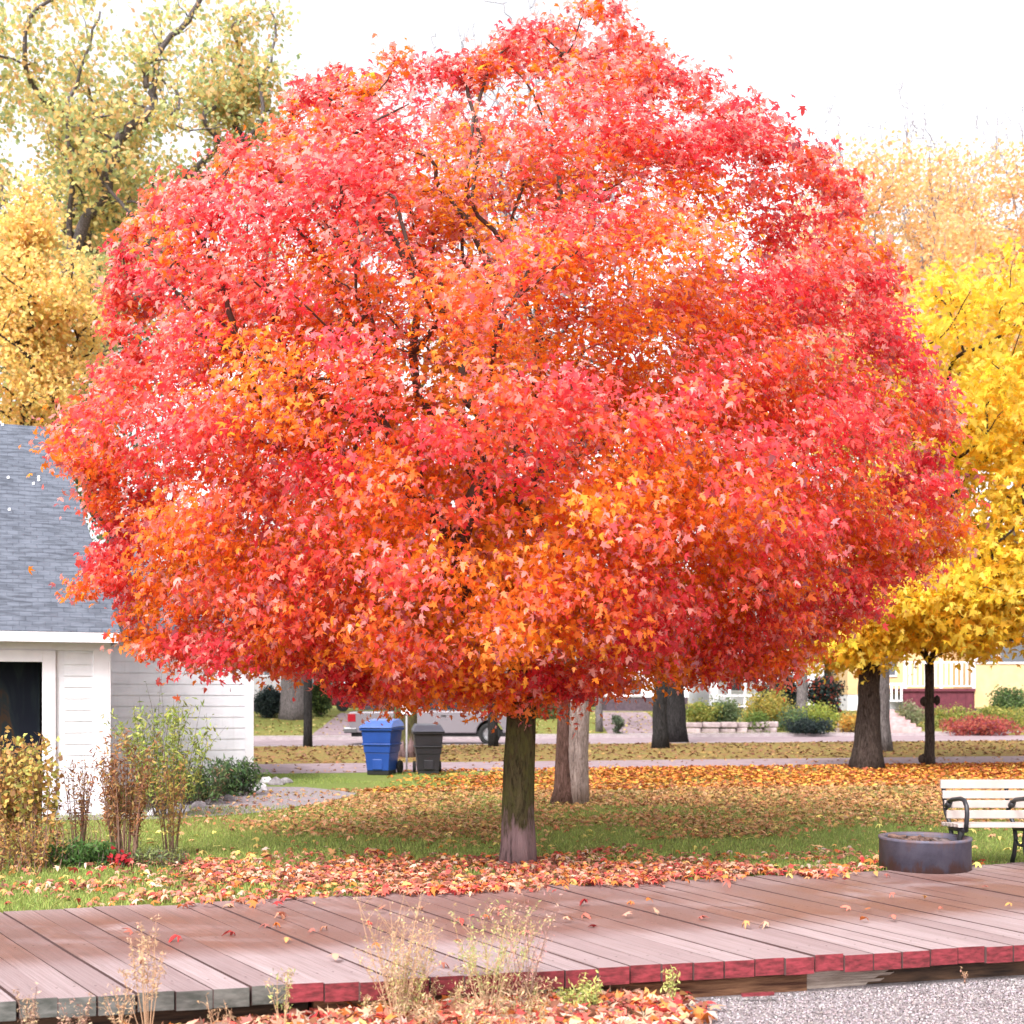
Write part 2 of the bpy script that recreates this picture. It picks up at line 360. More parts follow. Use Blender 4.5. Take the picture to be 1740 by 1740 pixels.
# lawn sheet
mb = MB(); xs = [-600,-200,-80,-40,-20,-12,-8,-4,0,4,8,12,20,40,80,200,600]
rows = [('f',0),('w',16),('w',20),('w',26),('w',34),('w',41.55),('w',41.6),('w',50.05),('w',50.1),('w',51.5),('w',54),('w',58),('w',61),('w',80),('w',200),('w',900)]
grid = []
for kind, w in rows:
    row = []
    for x in xs:
        xc = max(-30, min(30, x))
        if kind == 'f': row.append((x, far_edge(xc)-.15, 0))
        else: row.append((x, w+.2*xc, 0 if w < 41.6 else (-.1 if w <= 50.05 else hw(w))))
    grid.append(row)
vs = [p for r_ in grid for p in r_]; nx = len(xs)
mb.add(vs, [(i*nx+j, i*nx+j+1, (i+1)*nx+j+1, (i+1)*nx+j) for i in range(len(grid)-1) for j in range(nx-1)])
mb.add([(p[0], p[1], 0) for p in grid[0]]+[(p[0], p[1], -.25) for p in grid[0]], [(j+nx, j+1+nx, j+1, j) for j in range(nx-1)])
mb.build('lawn', M['lawn'], kind='structure')
MB().add([(-600,-300,-.225),(600,-300,-.225),(600,12,-.225),(-600,12,-.225)], [(0,1,2,3)]).build('gravel_ground', M['gravel'], kind='structure')
def strip(name, w0, w1, z, m, x0=-300, x1=300, steps=24):
    mb = MB(); 
    for i in range(steps):
        a = x0+(x1-x0)*i/steps; b = x0+(x1-x0)*(i+1)/steps; ca = max(-30, min(30, a)); cb = max(-30, min(30, b))
        mb.face([(a, w0+.2*ca, z), (b, w0+.2*cb, z), (b, w1+.2*cb, z), (a, w1+.2*ca, z)])
    return mb.build(name, m, kind='structure')
strip('park_path', 26.9, 30.7, .005, M['path'])
strip('road', 41.75, 50.0, -.095, M['asphalt'])
mb = MB(); 
for w in (41.62, 49.9):
    for i in range(40):
        a = -40+2*i*1.0; b = a+2
        ca = max(-30, min(30, a)); cb = max(-30, min(30, b))
        z1 = .012 if w < 45 else .035
        vs = [(a, w+.2*ca, -.1), (b, w+.2*cb, -.1), (b, w+.14+.2*cb, -.1), (a, w+.14+.2*ca, -.1)]
        mb.add(vs+[(x, y, z1) for x, y, z in vs], [(4,5,6,7),(0,1,5,4),(2,3,7,6)])
mb.build('kerb', M['kerb'], kind='structure')
strip('far_pavement', 50.3, 51.4, .036, M['kerb'])
# garage path patch
pp = [(300,1392),(440,1381),(560,1362),(612,1348),(520,1338),(440,1337),(380,1352),(250,1375),(60,1383),(60,1395)]
MB().face([(P(x,y).x, P(x,y).y, .006) for x,y in pp]).build('garage_path', M['gpath'], kind='structure')
# far driveways
def drive(name, pxa, pxb, d0, d1, m):
    mb = MB(); n_ = 6
    for i in range(n_):
        ya = d0+(d1-d0)*i/n_; yb = d0+(d1-d0)*(i+1)/n_
        q = []
        for (px, y) in ((pxa,ya),(pxb,ya),(pxb,yb),(pxa,yb)):
            x = (px-870)*55/F; yy = y+.2*x; q.append((x, yy, hw(y)+.012))
        mb.face(q)
    mb.build(name, m, kind='structure')
drive('driveway', 560, 640, 51.5, 64, M['path']); drive('driveway', 1025, 1125, 51.5, 64, M['path'])
# ============================================================= BOARDWALK
mb = MB(); wdt = .203; Lx = -5.2; th = .105
a1 = Vector((1, .247)).normalized(); nb_ = int(12.6/wdt)
def dirn(X):
    t = (X+2.7)/6.0; t = max(-.3, min(1.3, t)); a = R(180-(54+9*t)); return Vector((math.cos(a), math.sin(a)))
def hit(X):
    p = Vector((X, near_pt(X))); d = dirn(X); # far edge: y = 9.31+(x+3.86)*.305
    t = (9.31+(p.x+3.86)*.305-p.y)/(d.y-.305*d.x); return p+d*t
for i in range(nb_):
    x0 = Lx+i*wdt*a1.x+.002; x1 = Lx+(i+1)*wdt*a1.x-.006-rng.random()*.004
    j0 = rng.normal(0, .012); dz = rng.normal(0, .003)
    a = Vector((x0, near_pt(x0)+j0)); b = Vector((x1, near_pt(x1)+j0)); c = hit(x1); d = hit(x0); e = rng.normal(0, .02)
    c = c+dirn(x1)*e; d = d+dirn(x0)*e
    K = 5; prev = None
    for k in range(K+1):
        t = k/K; l = d.lerp(a, 1-t) if False else a.lerp(d, t); r_ = b.lerp(c, t); z = .012+dz+rng.normal(0, .0012)
        cur = [(l.x,l.y,z),(r_.x,r_.y,z),(r_.x,r_.y,z-th),(l.x,l.y,z-th)]
        if prev:
            u0 = (k-1)/K; u1 = t; v0 = i+.02; v1 = i+.98
            mb.face([prev[0],prev[1],cur[1],cur[0]], 0, [(u0,v0),(u0,v1),(u1,v1),(u1,v0)])
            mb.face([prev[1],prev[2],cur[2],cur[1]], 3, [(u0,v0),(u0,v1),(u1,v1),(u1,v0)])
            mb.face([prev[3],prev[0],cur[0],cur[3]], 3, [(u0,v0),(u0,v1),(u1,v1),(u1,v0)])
        else:
            px = 870+(a.x)*F/a.y; mb.face([cur[3],cur[2],cur[1],cur[0]], 1 if px > 470 else 2)
        prev = cur
    for nx_, ny_ in ((.25,.07),(.75,.075),(.27,.5),(.72,.49)):
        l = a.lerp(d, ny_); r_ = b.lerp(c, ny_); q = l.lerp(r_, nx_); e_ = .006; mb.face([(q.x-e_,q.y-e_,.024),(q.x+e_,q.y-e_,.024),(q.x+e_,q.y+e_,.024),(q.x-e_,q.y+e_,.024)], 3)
bw = mb.build('boardwalk', [M['deck'], M['redpaint'], M['greypaint'], mat('dark_board_side', (.085,.05,.048), .95, .1)], kind='structure')  # board sides and nail heads darker than the board tops
jm = MB()
def jy(X, o): return near_pt(X)+o
def beam(x0, x1, o, z0, z1, m, w=.12):
    jm.bar((x0, jy(x0,o), (z0+z1)/2), (x1, jy(x1,o), (z0+z1)/2), w, z1-z0, m)
beam(-5.5, -1.2, .28, -.3, -.1, 0); beam(-1.15, 1.85, .16, -.235, -.1, 2)
beam(1.85, 7, .22, -.23, -.1, 0); beam(-5, 7, 1.4, -.3, -.1, 0); beam(-5, 7, 2.6, -.3, -.1, 0)
# splintered pale piece with ragged ends
ys = lambda X: jy(X, .14)
xa_, xb_ = 1.57, 2.50; nn_ = 34; zc_ = -.165
for z0_, z1_, oa, ob in ((-.097,-.115,.09,.0),(-.115,-.133,.06,.02),(-.133,-.150,.02,-.05),(-.150,-.168,.0,-.02),(-.168,-.186,-.03,-.12),(-.186,-.205,-.02,-.10),(-.205,-.24,.02,-.2)):
    e0 = xa_+oa+rng.uniform(-.02,.02); e1 = xb_+ob+rng.uniform(-.03,.03)
    jm.add([(e0,ys(e0),z0_),(e1,ys(e1),z0_),(e1-.03,ys(e1),z1_),(e0+.02,ys(e0),z1_),(e0,ys(e0)+.03,z0_),(e1,ys(e1)+.03,z0_),(e1-.03,ys(e1)+.03,z1_),(e0+.02,ys(e0)+.03,z1_)], [(3,2,1,0),(4,5,6,7),(0,4,7,3),(1,2,6,5)], 1)
jo = jm.build('joist', [M['joist'], M['joist_pale'], M['joist_brown']], bw)
# ============================================================= RED MAPLE
TB = P(878, 1470); ST = F/TB.y
OUT = [(1000,5),(960,25),(880,45),(860,75),(750,110),(670,100),(640,130),(540,125),(500,170),(465,195),(430,240),(365,265),(330,300),(260,335),(220,350),(200,430),(188,520),(190,600),(150,670),(125,700),(88,735),(100,765),(150,800),(165,860),(178,930),(130,985),(125,1005),(200,1030),(225,1118),(300,1112),(430,1125),(560,1150),(590,1200),(700,1190),(840,1200),(905,1160),(960,1190),(1050,1175),(1100,1140),(1180,1175),(1250,1150),(1360,1140),(1400,1090),(1490,1040),(1560,960),(1625,935),(1640,870),(1600,790),(1620,735),(1590,650),(1565,560),(1550,480),(1490,370),(1440,270),(1330,170),(1250,155),(1210,125),(1140,75),(1080,60),(1040,15)]
KX = .935
def crown_w(py):
    xs_ = []
    for (x0,y0),(x1,y1) in zip(OUT, OUT[1:]+OUT[:1]):
        if (y0-py)*(y1-py) < 0: xs_.append(x0+(x1-x0)*(py-y0)/(y1-y0))
    return (min(xs_), max(xs_)) if xs_ else None
def red_points(n, p=.42):
    out = []
    while len(out) < n:
        py = rng.uniform(8, 1196); cw = crown_w(py)
        if not cw: continue
        if rng.random() > ((cw[1]-cw[0])/1550)**1.7+.02: continue
        ph = rng.uniform(0, 2*math.pi); rho = rng.random()**p; cx = 878+(.5*(cw[0]+cw[1])-878)*.6
        ex = (cx-cw[0]) if math.cos(ph) < 0 else (cw[1]-cx)
        ry = .365*(cw[1]-cw[0])/ST*.95*(.80+.2*min(1, max(0, (py-60)/600)))
        X = ((cx-870)+rho*ex*math.cos(ph))/ST*KX*(1 if py > 420 or math.cos(ph) < 0 else .96); Y = TB.y+.2+rho*ry*math.sin(ph)
        kz = 1 if py > HY else .945
        Z = CH-(py-HY)/ST*kz
        low = 1.62+.18*mnoise.noise(Vector((X*.8, Y*.8, 3)))
        if Z < low: Z = low+rng.random()*.3
        # tiers: the visible edge stays level whatever the depth
        g = mnoise.noise(Vector((X*.75, Y*.75, Z*.9)))
        lowp = (.9 if X > -1.2 else .55) if py < 760 else .25
        if g < -.10 and rng.random() < lowp: continue
        if mnoise.noise(Vector((X*1.6+5, Y*1.6, Z*1.9))) < -.28 and rng.random() < lowp: continue
        if Z < 2.3 and rho < .45: continue
        q_ = Vector((X-TB.x, Y-TB.y, Z-4.2)); qn = q_.normalized()
        bmp = 1+.10*mnoise.noise(qn*2.6+Vector((3,1,5)))+.07*mnoise.noise(qn*6+Vector((1,7,2)))
        X = TB.x+q_.x*bmp; Y = TB.y+q_.y*bmp; Z = Z if Z < 2.2 else 4.2+q_.z*bmp
        if Z > 3.2 and rng.random() < .10+.10*(Z-3.2)/5: continue
        out.append((X, Y, Z, rho))
    return np.array(out)
rp = red_points(1260)
sil = []
for (x0,y0),(x1,y1) in zip(OUT, OUT[1:]+OUT[:1]):
    L = math.hypot(x1-x0, y1-y0); k = max(1, int(L/30))
    for i in range(k):
        t = i/k; X = (x0+(x1-x0)*t-870); Yp = y0+(y1-y0)*t
        cx, cy = 878, 700; s_ = (.99 if not (X > 330 and Yp < 640) else .965)-.06*rng.random()**2
        px = cx+(X+870-cx)*s_; py = cy+(Yp-cy)*s_
        dd = TB.y+rng.uniform(-.7, .7)
        sil.append((*A(px, py, dd), 1.0))
        if rng.random() < .8:
            s_ = rng.uniform(.86, .95); px = cx+(X+870-cx)*s_; py = cy+(Yp-cy)*s_; sil.append((*A(px, py, TB.y+rng.uniform(-1.2, 1.2)), .95))
sil = np.array(sil)
for q in sil:
    if q[2] < 1.62: q[2] = 1.62+rng.random()*.15
allp = np.vstack([rp, sil]); pts3 = allp[:,:3]
leaders = ell(60, (TB.x, TB.y, 4.3), (2.4, 2.0, 2.4), .9)
red = make_tree('maple_tree', TB, .15, TB+Vector((.06,.0,2.0)), np.vstack([pts3, leaders]),
    'large red and orange maple in full autumn colour standing alone beside the boardwalk', M['bark_moss'], M['twig'], flare=1.3, alpha=.42, rmin=.005, jit=.05, wob=.13, r1=1.0, exp=.47)
c, idx = clump_leaves(pts3, 146, .175, .62)
k_sil = idx >= len(rp); c[k_sil] = pts3[idx[k_sil]]+(c[k_sil]-pts3[idx[k_sil]])*.55
ctr = np.array([TB.x, TB.y, 3.6]); outw = nrm(c-ctr)
zf = np.clip((allp[:,2]-1.6)/6.5, 0, 1); rho = allp[:,3]
nz1 = np.array([mnoise.noise(Vector(p*1.1)) for p in pts3]); nz2 = np.array([mnoise.noise(Vector(p*2.2)+Vector((9,3,1))) for p in pts3])
orange = .50-2.0*(rho-.80)+1.1*nz1+1.0*nz2-.05*zf+np.where(zf < .25, .25, 0)+rng.normal(0, .12, len(pts3))
CR = np.array((.82,.075,.10)); RE = np.array((.88,.15,.10)); OR = np.array((.92,.25,.03)); YO = np.array((.94,.40,.04)); PK = np.array((.90,.40,.35)); MV = np.array((.58,.17,.20))
def redcol(o, k, hi=0):
    o = o[:,None]; a = np.clip((o+.15)/.5, 0, 1); b = np.clip((o-.35)/.45, 0, 1); d_ = np.clip((o-.85)/.5, 0, 1)
    c_ = CR*(1-a)+RE*a; c_ = c_*(1-b)+OR*b; c_ = c_*(1-d_)+YO*d_
    r_ = rng.random((k,1)); c_ = np.where(r_ < .15+np.reshape(hi, (-1,1))*.30, PK*rng.uniform(.8,1.15,(k,1)), c_); c_ = np.where((r_ > .93), MV*rng.uniform(.7,1.1,(k,1)), c_)  # pinker with height: glare washing out the crown's top, painted into leaf colour
    return c_*rng.uniform(.78, 1.18, (k,1))
oleaf = orange[idx]+rng.normal(0, .22, len(idx))
leaf_mesh('crown', c, outw*.75+np.array([0,0,.75]), np.array([0,0,-.75])+outw*.35, rng.uniform(.036, .084, len(c)), LEAF5, redcol(oleaf, len(c), np.clip((c[:,2]-3.5)/4.5, 0, 1)), M['leaf'], red, jit=.62)
# ============================================================= BACKGROUND TREES
YEL = [(.80,.50,.04),(.85,.58,.10),(.70,.46,.03),(.62,.52,.07),(.80,.36,.03)]
def foliage(root, pts, per, spread, size, cols, wts, tmpl=LEAF4, flat=.6, m=None, jit=.9, var=.14):
    c, idx = clump_leaves(pts, per, spread, flat)
    leaf_mesh('crown', c, np.array([0,-.2,.5])+0*c, np.array([0,0,-.6])+0*c, rng.uniform(size*.7, size*1.25, len(c)), tmpl, pal(cols, wts, len(c), var), m or M['bgleaf'], root, jit=jit)
# yellow maple right
d = D(1306); b = A(1472, 1306, d); K = d/F
yc = np.vstack([ell(330, A(1690, 760, d), (250*K, 3.6, 330*K), .45, gap=.25, gs=.5), ell(200, A(1640, 1010, d-.5), (240*K, 3.0, 95*K), .5), ell(60, A(1440, 1085, d-.3), (80*K, 1.5, 45*K), .6)])
yt = make_tree('maple_tree', b, 18.5*K, A(1478, 1125, d), yc, 'big yellow maple with stout dark forked trunk at the right behind the red tree', M['bark_dark'], M['bark_dark'], flare=1.7, alpha=.2, rmin=.012, r1=.85)
foliage(yt, yc, 62, .36, .17, [(.86,.60,.06),(.88,.66,.12),(.84,.54,.05),(.74,.60,.10),(.84,.42,.04)], [4,3,2.5,2.5,1], LEAF5)
# slender trunk with low orange-yellow foliage
d = D(1300); b = A(1580, 1300, d); K = d/F
def knots(mb):
    for (x,y,r_) in ((1570,1192,6),(1592,1190,5),(1568,1290,7)):
        q = A(x,y,d); mb.lathe([(r_*K*.2,-.12),(r_*K,-.06),(r_*K*1.15,0),(r_*K,.07),(r_*K*.2,.12)], q, 10)
c2 = np.vstack([ell(90, A(1590, 1050, d), (120*K, 1.7, 55*K), .5), ell(30, A(1680, 1030, d), (70*K, 1.2, 30*K), .5)])
t2 = make_tree('maple_tree', b, 8*K, A(1579, 1128, d), c2, 'young maple with thin knotty dark trunk and low golden crown near the bench', M['bark_dark'], M['bark_dark'], flare=1.2, rmin=.01, r1=.8, extra=knots)
foliage(t2, c2, 55, .3, .16, [(.82,.43,.025),(.80,.34,.02),(.84,.52,.06)], [4,3,2], LEAF5)
# twin stemmed pale tree behind the maple
d = D(1365); b = A(968, 1365, d); K = d/F
bp = ell(130, A(930, 560, d+.5), (330*K, 3, 420*K), .8)
tw = empty('park_tree', b, 'twin-stemmed tree right behind the red maple, one stem dark and one with pale bark', 'tree')
mb = MB(); mb.tube([A(960,1372,d),A(962,1340,d),A(960,1290,d),A(962,1220,d),A(958,1150,d),A(950,1000,d)], [28*K,21*K,15.5*K,14*K,13*K,10*K], 16, wob=.12); mb.build('dark_stem', M['bark_red'], tw, True)
mb = MB(); mb.tube([A(984,1366,d-.1),A(984,1330,d-.1),A(983,1280,d-.1),A(985,1220,d-.1),A(990,1150,d-.1),A(1000,980,d-.1)], [17*K,17*K,17.5*K,17*K,16*K,11*K], 16, wob=.14); mb.build('pale_stem', M['bark_pale'], tw, True)
NA, par, ch, w = grow(bp, [np.array(A(960,1100,d)), np.array(A(962,1000,d))], .3); wood(NA, ch, w, 1, 12*K, rmin=.012).build('branches', M['bark_grey'], tw, True)
foliage(tw, ell(70, A(900, 620, d+1), (380*K, 3, 420*K), .8), 14, .3, .12, [(.6,.35,.06),(.5,.3,.1)], [1,1])
# plain trunks further off
def far_tree(px, py, wpx, bark, label, h=11, lean=0, nleaf=8, cols=((.6,.42,.08),(.45,.30,.08)), d=None, flare=1.4, group=None, forkpy=1060, n=70, cr=3.6, leafsz=.2):
    if d is None: d = D(py); b = A(px, py, d)
    else: b = A(px, py, d); b.z = H(b.x, b.y)-.02
    K = d/F; pts = ell(n, (b.x+lean, b.y, h*.66), (cr, cr*.8, h*.36), .7)
    r_ = make_tree('park_tree', b, wpx/2*K, A(px+lean*5, forkpy, d), pts, label, bark, bark, flare=flare, rmin=.015, r1=.85, group=group)
    if nleaf: foliage(r_, pts, nleaf, .5, leafsz, list(cols), [1]*len(cols), LEAF4)
    return r_
far_tree(1122, 1271, 23, M['bark_black'], 'nearer and thinner of the two black trunks under the right half of the red crown', h=12, nleaf=0)
far_tree(1146, 1258, 33, M['bark_black'], 'thicker black trunk standing just behind a thinner one, in front of the white cottage', h=13, nleaf=5)
far_tree(1496, 1276, 30, M['bark_grey'], 'grey-brown trunk half hidden behind the stout forked yellow maple', h=11, nleaf=20, cols=((.8,.48,.06),(.7,.5,.1)))
far_tree(523, 1269, 15, M['bark_black'], 'slim straight black trunk between the garage and the blue bin', h=9, nleaf=0, flare=1.1, cr=2)
far_tree(500, 1225, 40, M['bark_grey'], 'wide pale grey trunk on the leafy far lawn by the dark clipped hedge', h=12, d=56, nleaf=14)
far_tree(838, 1268, 17, M['bark_black'], 'thin black trunk beside the front wheel of the pickup truck', h=9, nleaf=0, cr=2.2, flare=1.1)
far_tree(690, 1286, 38, M['bark_moss'], 'mossy brown trunk behind the white sign between the two bins', h=12, nleaf=6, flare=1.3)
far_tree(1363, 1213, 18, M['bark_grey'], 'purplish grey trunk rising from the garden shrubs across the road', h=10, d=60, nleaf=10, flare=1.1)
far_tree(1018, 1250, 12, M['bark_grey'], 'narrow grey trunk beside the driveway of the white cottage', h=7, d=53, nleaf=10, flare=1.1, cr=2)
# pale orange trees behind right
for px, d, hh, lab in ((1690, 78, 250, 'pale orange tree rising behind the yellow maple at the right edge'), (1500, 66, 290, 'hazy peach-coloured tree showing between the red crown and the yellow maple')):
    K = d/F; b = A(px, 1200, d); b.z = H(b.x, b.y)
    pts = ell(420, A(px, hh+265, d), (220*K, 4.5, 300*K), .5, gap=.35, gs=.3)
    q = make_tree('park_tree', b, .3, A(px, 950, d), pts, lab, M['bark_grey'], M['twig_pale'], rmin=.02)
    foliage(q, pts, 75, .7, .30, [(.85,.52,.22),(.85,.58,.28),(.82,.46,.24),(.74,.54,.3)], [3,3,2,2])
# bare trees
def bare(px, d, toppx, wpx, lab, n=360, sp=1.0):
    K = d/F; b = A(px, 1210, d); b.z = H(b.x, b.y); pts = ell(int(n*1.2), A(px, toppx+350, d), (wpx*K, wpx*K*.7, 330*K), .6, cut=-.8)
    fx = Vector(A(px, 1000, d)); v = []
    for p in pts:
        o_ = (Vector(p)-fx).normalized()
        for _ in range(4):
            u_ = (o_+Vector((0,0,.6))+Vector(rng.normal(0,.22,3))).normalized(); L_ = rng.uniform(.5, 1.3); v.append(np.array(Vector(p)+u_*L_)); v.append(np.array(Vector(p)+u_*L_*.5))
    make_tree('bare_tree', b, .3, A(px, 900, d), np.vstack([pts, np.array(v)]), lab, M['bark_grey'], M['twig_pale'], rmin=.019, jit=.015, alpha=.45, group='bare trees beyond the park')
bare(1560, 78, 110, 190, 'bare grey tree whose thin twigs stand tallest above the pale orange crowns')
bare(1400, 72, 160, 130, 'bare grey tree touching the upper right edge of the red crown')
bare(1725, 82, 165, 120, 'bare grey tree at the far right edge above the orange crowns')
bare(850, 64, -40, 190, 'bare tree with twigs showing above the top of the red maple', 260)
bare(1000, 86, -30, 150, 'faint bare tree directly behind the peak of the red maple', 160)
bare(600, 80, 100, 170, 'bare tree behind the upper left part of the red crown', 180)
# left trees
d = 44; K = d/F
b = A(110, 1210, d); b.z = 0
pts = np.vstack([ell(250, A(130, 300, d), (350*K, 5, 390*K), .6, gap=.02, gs=.45), ell(46, A(405, 150, d), (95*K, 1.6, 240*K), .7, gap=.05, gs=.7)])
def gl(l, r0, r1):
    n_ = len(l); q = [A(x,y,d-3.0*min(1, max(0, (620-y)/380))) for x,y in l]; path = []; rr = []
    for i in range(n_-1):
        p0 = q[max(i-1,0)]; p1 = q[i]; p2 = q[i+1]; p3 = q[min(i+2,n_-1)]
        for t in (0,.25,.5,.75):
            v = .5*((2*p1)+(p2-p0)*t+(2*p0-5*p1+4*p2-p3)*t*t+(3*p1-p0-3*p2+p3)*t**3)+Vector(rng.normal(0,.035,3)); path.append(v); rr.append((r0+(r1-r0)*(i+t)/(n_-1))*K*rng.uniform(.88,1.14))
    path.append(q[-1]); rr.append(r1*K); return path, rr
limbs = [gl([(100,620),(105,500),(140,385),(178,330),(190,262),(212,225),(240,200),(262,180),(258,155),(247,130),(258,100),(285,70),(320,35),(345,-10)], 9.5, 3.2),
         gl([(105,500),(118,400),(120,300),(116,220),(122,160),(145,95),(170,20)], 5, 1.6), gl([(258,132),(295,150),(305,185),(290,200),(320,222),(375,215)], 2, .9), gl([(140,380),(185,345),(260,350)], 4.5, 1.4)]
lp_ = [np.array(q_)+rng.normal(0,.45,3) for pth_, _ in limbs[:3] for q_ in pth_[10::4]]
lt = make_tree('garden_tree', b, .38, A(102, 620, d), pts, 'tall open yellow-green tree with a crooked dark limb behind the garage', M['bark_dark'], M['bark_grey'], rmin=.010, limbs=limbs, alpha=.25)
foliage(lt, np.vstack([pts, lp_]), 105, .44, .22, [(.60,.55,.22),(.78,.56,.22),(.46,.50,.23),(.80,.50,.25),(.33,.40,.19)], [3,3,3,1.5,1.4])
d = 33; K = d/F; b = A(40, 1240, d); b.z = 0
pts = np.vstack([ell(230, A(55, 590, d), (135*K, 2.2, 190*K), .5, gap=.3, gs=.7), ell(40, A(50, 400, d), (38*K, .6, 100*K), .7), ell(30, A(-40, 450, d), (60*K, 1, 90*K), .7)])
q = make_tree('garden_tree', b, .2, A(45, 800, d), pts, 'golden yellow tree just above the garage roof at the left edge', M['bark_dark'], M['bark_dark'], rmin=.012)
foliage(q, pts, 80, .32, .15, [(.88,.62,.20),(.86,.66,.28),(.85,.52,.22),(.66,.60,.22)], [4,3,2,1.5])
d = 52; K = d/F; b = A(190, 1200, d); b.z = 0
pts = np.vstack([ell(150, A(190, 450, d), (110*K, 2.5, 210*K), .5), ell(120, A(150, 800, d), (150*K, 2.5, 250*K), .5), ell(80, A(-10, 500, d), (100*K, 2.5, 230*K), .5), ell(60, A(215, 400, d), (50*K, 1.5, 70*K), .5)])
q = make_tree('garden_tree', b, .25, A(190, 900, d), pts, 'dark green leafy tree filling the gap between garage roof and red maple', M['bark_dark'], M['bark_dark'], rmin=.014)
foliage(q, pts, 60, .5, .22, [(.14,.20,.09),(.22,.27,.12),(.34,.34,.14),(.10,.13,.08)], [3,3,1,2])
for px, dd, tp, wd, cs, lab in ((470,92,930,120,((.12,.15,.06),(.3,.25,.08)),'distant green-brown tree behind the garage wing'), (760,95,900,150,((.35,.2,.08),(.2,.16,.07)),'distant brown tree beyond the pickup truck'),
        (1010,98,950,120,((.18,.2,.08),(.35,.3,.1)),'distant olive tree beyond the white cottage'), (1290,95,900,130,((.14,.12,.08),(.25,.18,.1)),'distant dark tree behind the porch with white posts'), (1480,99,960,110,((.3,.22,.1),(.2,.2,.08)),'distant brown-green tree behind the stout maple trunk')):
    K = dd/F; b = A(px, 1200, dd); b.z = .85; pts = ell(120, A(px, (tp+1175)/2, dd), (wd*K, 3, (1175-tp)/2*K), .5)
    q = make_tree('background_tree', b, .25, A(px, 1150, dd), pts, lab, M['bark_dark'], M['bark_dark'], rmin=.03, group='distant trees behind the houses')
    foliage(q, pts, 40, .7, .32, list(cs), [1,1])
# ============================================================= GARAGE
def clap(mb, x0, x1, y, z0, z1, ex, m=0):
    z = z0
    while z < z1-.01:
        t = min(z+ex, z1); mb.face([(x0,y-.013,z),(x1,y-.013,z),(x1,y-.003,t),(x0,y-.003,t)], m); mb.face([(x0,y-.003,z),(x1,y-.003,z),(x1,y-.013,z),(x0,y-.013,z)], m); z = t
def clapx(mb, x, y0, y1, z0, z1, ex, sgn=1, m=0):
    z = z0
    while z < z1-.01:
        t = min(z+ex, z1); mb.face([(x+sgn*.013,y0,z),(x+sgn*.013,y1,z),(x+sgn*.003,y1,t),(x+sgn*.003,y0,t)], m); mb.face([(x+sgn*.003,y0,z),(x+sgn*.003,y1,z),(x+sgn*.013,y1,z),(x+sgn*.013,y0,z)], m); z = t
gd = D(1384); gx1 = (184-870)*gd/F; gx0 = gx1-8; eave = CH-(1079-HY)*gd/F; gdep = 6.6
ga = empty('garage', (gx1, gd, 0), 'white clapboard garage with blue-grey shingle roof at the left edge', 'garage')
mb = MB(); dx0 = (-140-870)*gd/F; dx1 = (79-870)*gd/F; dtop = CH-(1126-HY)*gd/F
clap(mb, dx1+.28, gx1-.2, gd, .05, eave-.22, .155); clap(mb, gx0, dx0-.2, gd, .05, eave-.22, .155)
clapx(mb, gx1, gd+.01, gd+gdep, .05, eave, .155)
mb.box(gx0, gx1-.001, gd+.15, gd+gdep, 0, eave-.02) if False else None
for (x0, x1, y0, y1, z0, z1) in ((gx0, dx0-.01, gd, gd+.12, 0, eave), (dx1+.01, gx1-.01, gd, gd+.12, 0, eave), (dx0-.01, dx1+.01, gd, gd+.12, dtop+.01, eave), (gx1-.13, gx1-.01, gd+.12, gd+gdep, 0, eave), (gx0, gx1-.13, gd+gdep-.12, gd+gdep-.002, 0, eave), (gx0, gx0+.12, gd+.12, gd+gdep-.12, 0, eave)):
    mb.box(x0, x1, y0+.004, y1, z0, z1)
mb.build('wall', M['white'], ga)
mb = MB(); mb.box(gx1-.2, gx1+.004, gd-.035, gd+.02, 0, eave-.2); mb.box(gx1+.002, gx1+.03, gd-.033, gd+.14, 0, eave)
mb.box(gx0, gx1+.006, gd-.03, gd-.002, eave-.22, eave); mb.build('corner_trim', M['white_trim'], ga, bevel=.004)
mb = MB(); mb.box(dx1, dx1+.17, gd-.045, gd+.05, 0, dtop+.16); mb.box(dx0-.17, dx0, gd-.045, gd+.05, 0, dtop+.16); mb.box(dx0, dx1, gd-.045, gd+.05, dtop, dtop+.16)
dr = mb.build('door_frame', M['white_trim'], ga, bevel=.004)

m = mat('painted_reflection', (.1,.08,.06), .9, .1); n = N(m); n.col(n.ramp(n.noise(n.coord(scale=(2.2,1,.7)), 1.5, 4, .55, 1.2), [(.42, (.012,.014,.022)), (.56, (.02,.026,.03)), (.66, (.07,.032,.012)), (.78, (.07,.014,.012))]))  # foliage reflections in the doorway, painted as dark noise colour
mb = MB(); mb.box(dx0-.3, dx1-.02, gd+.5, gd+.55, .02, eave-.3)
mb.build('reflection_panel', m, ga)  # panel added behind the doorway to carry the painted reflections
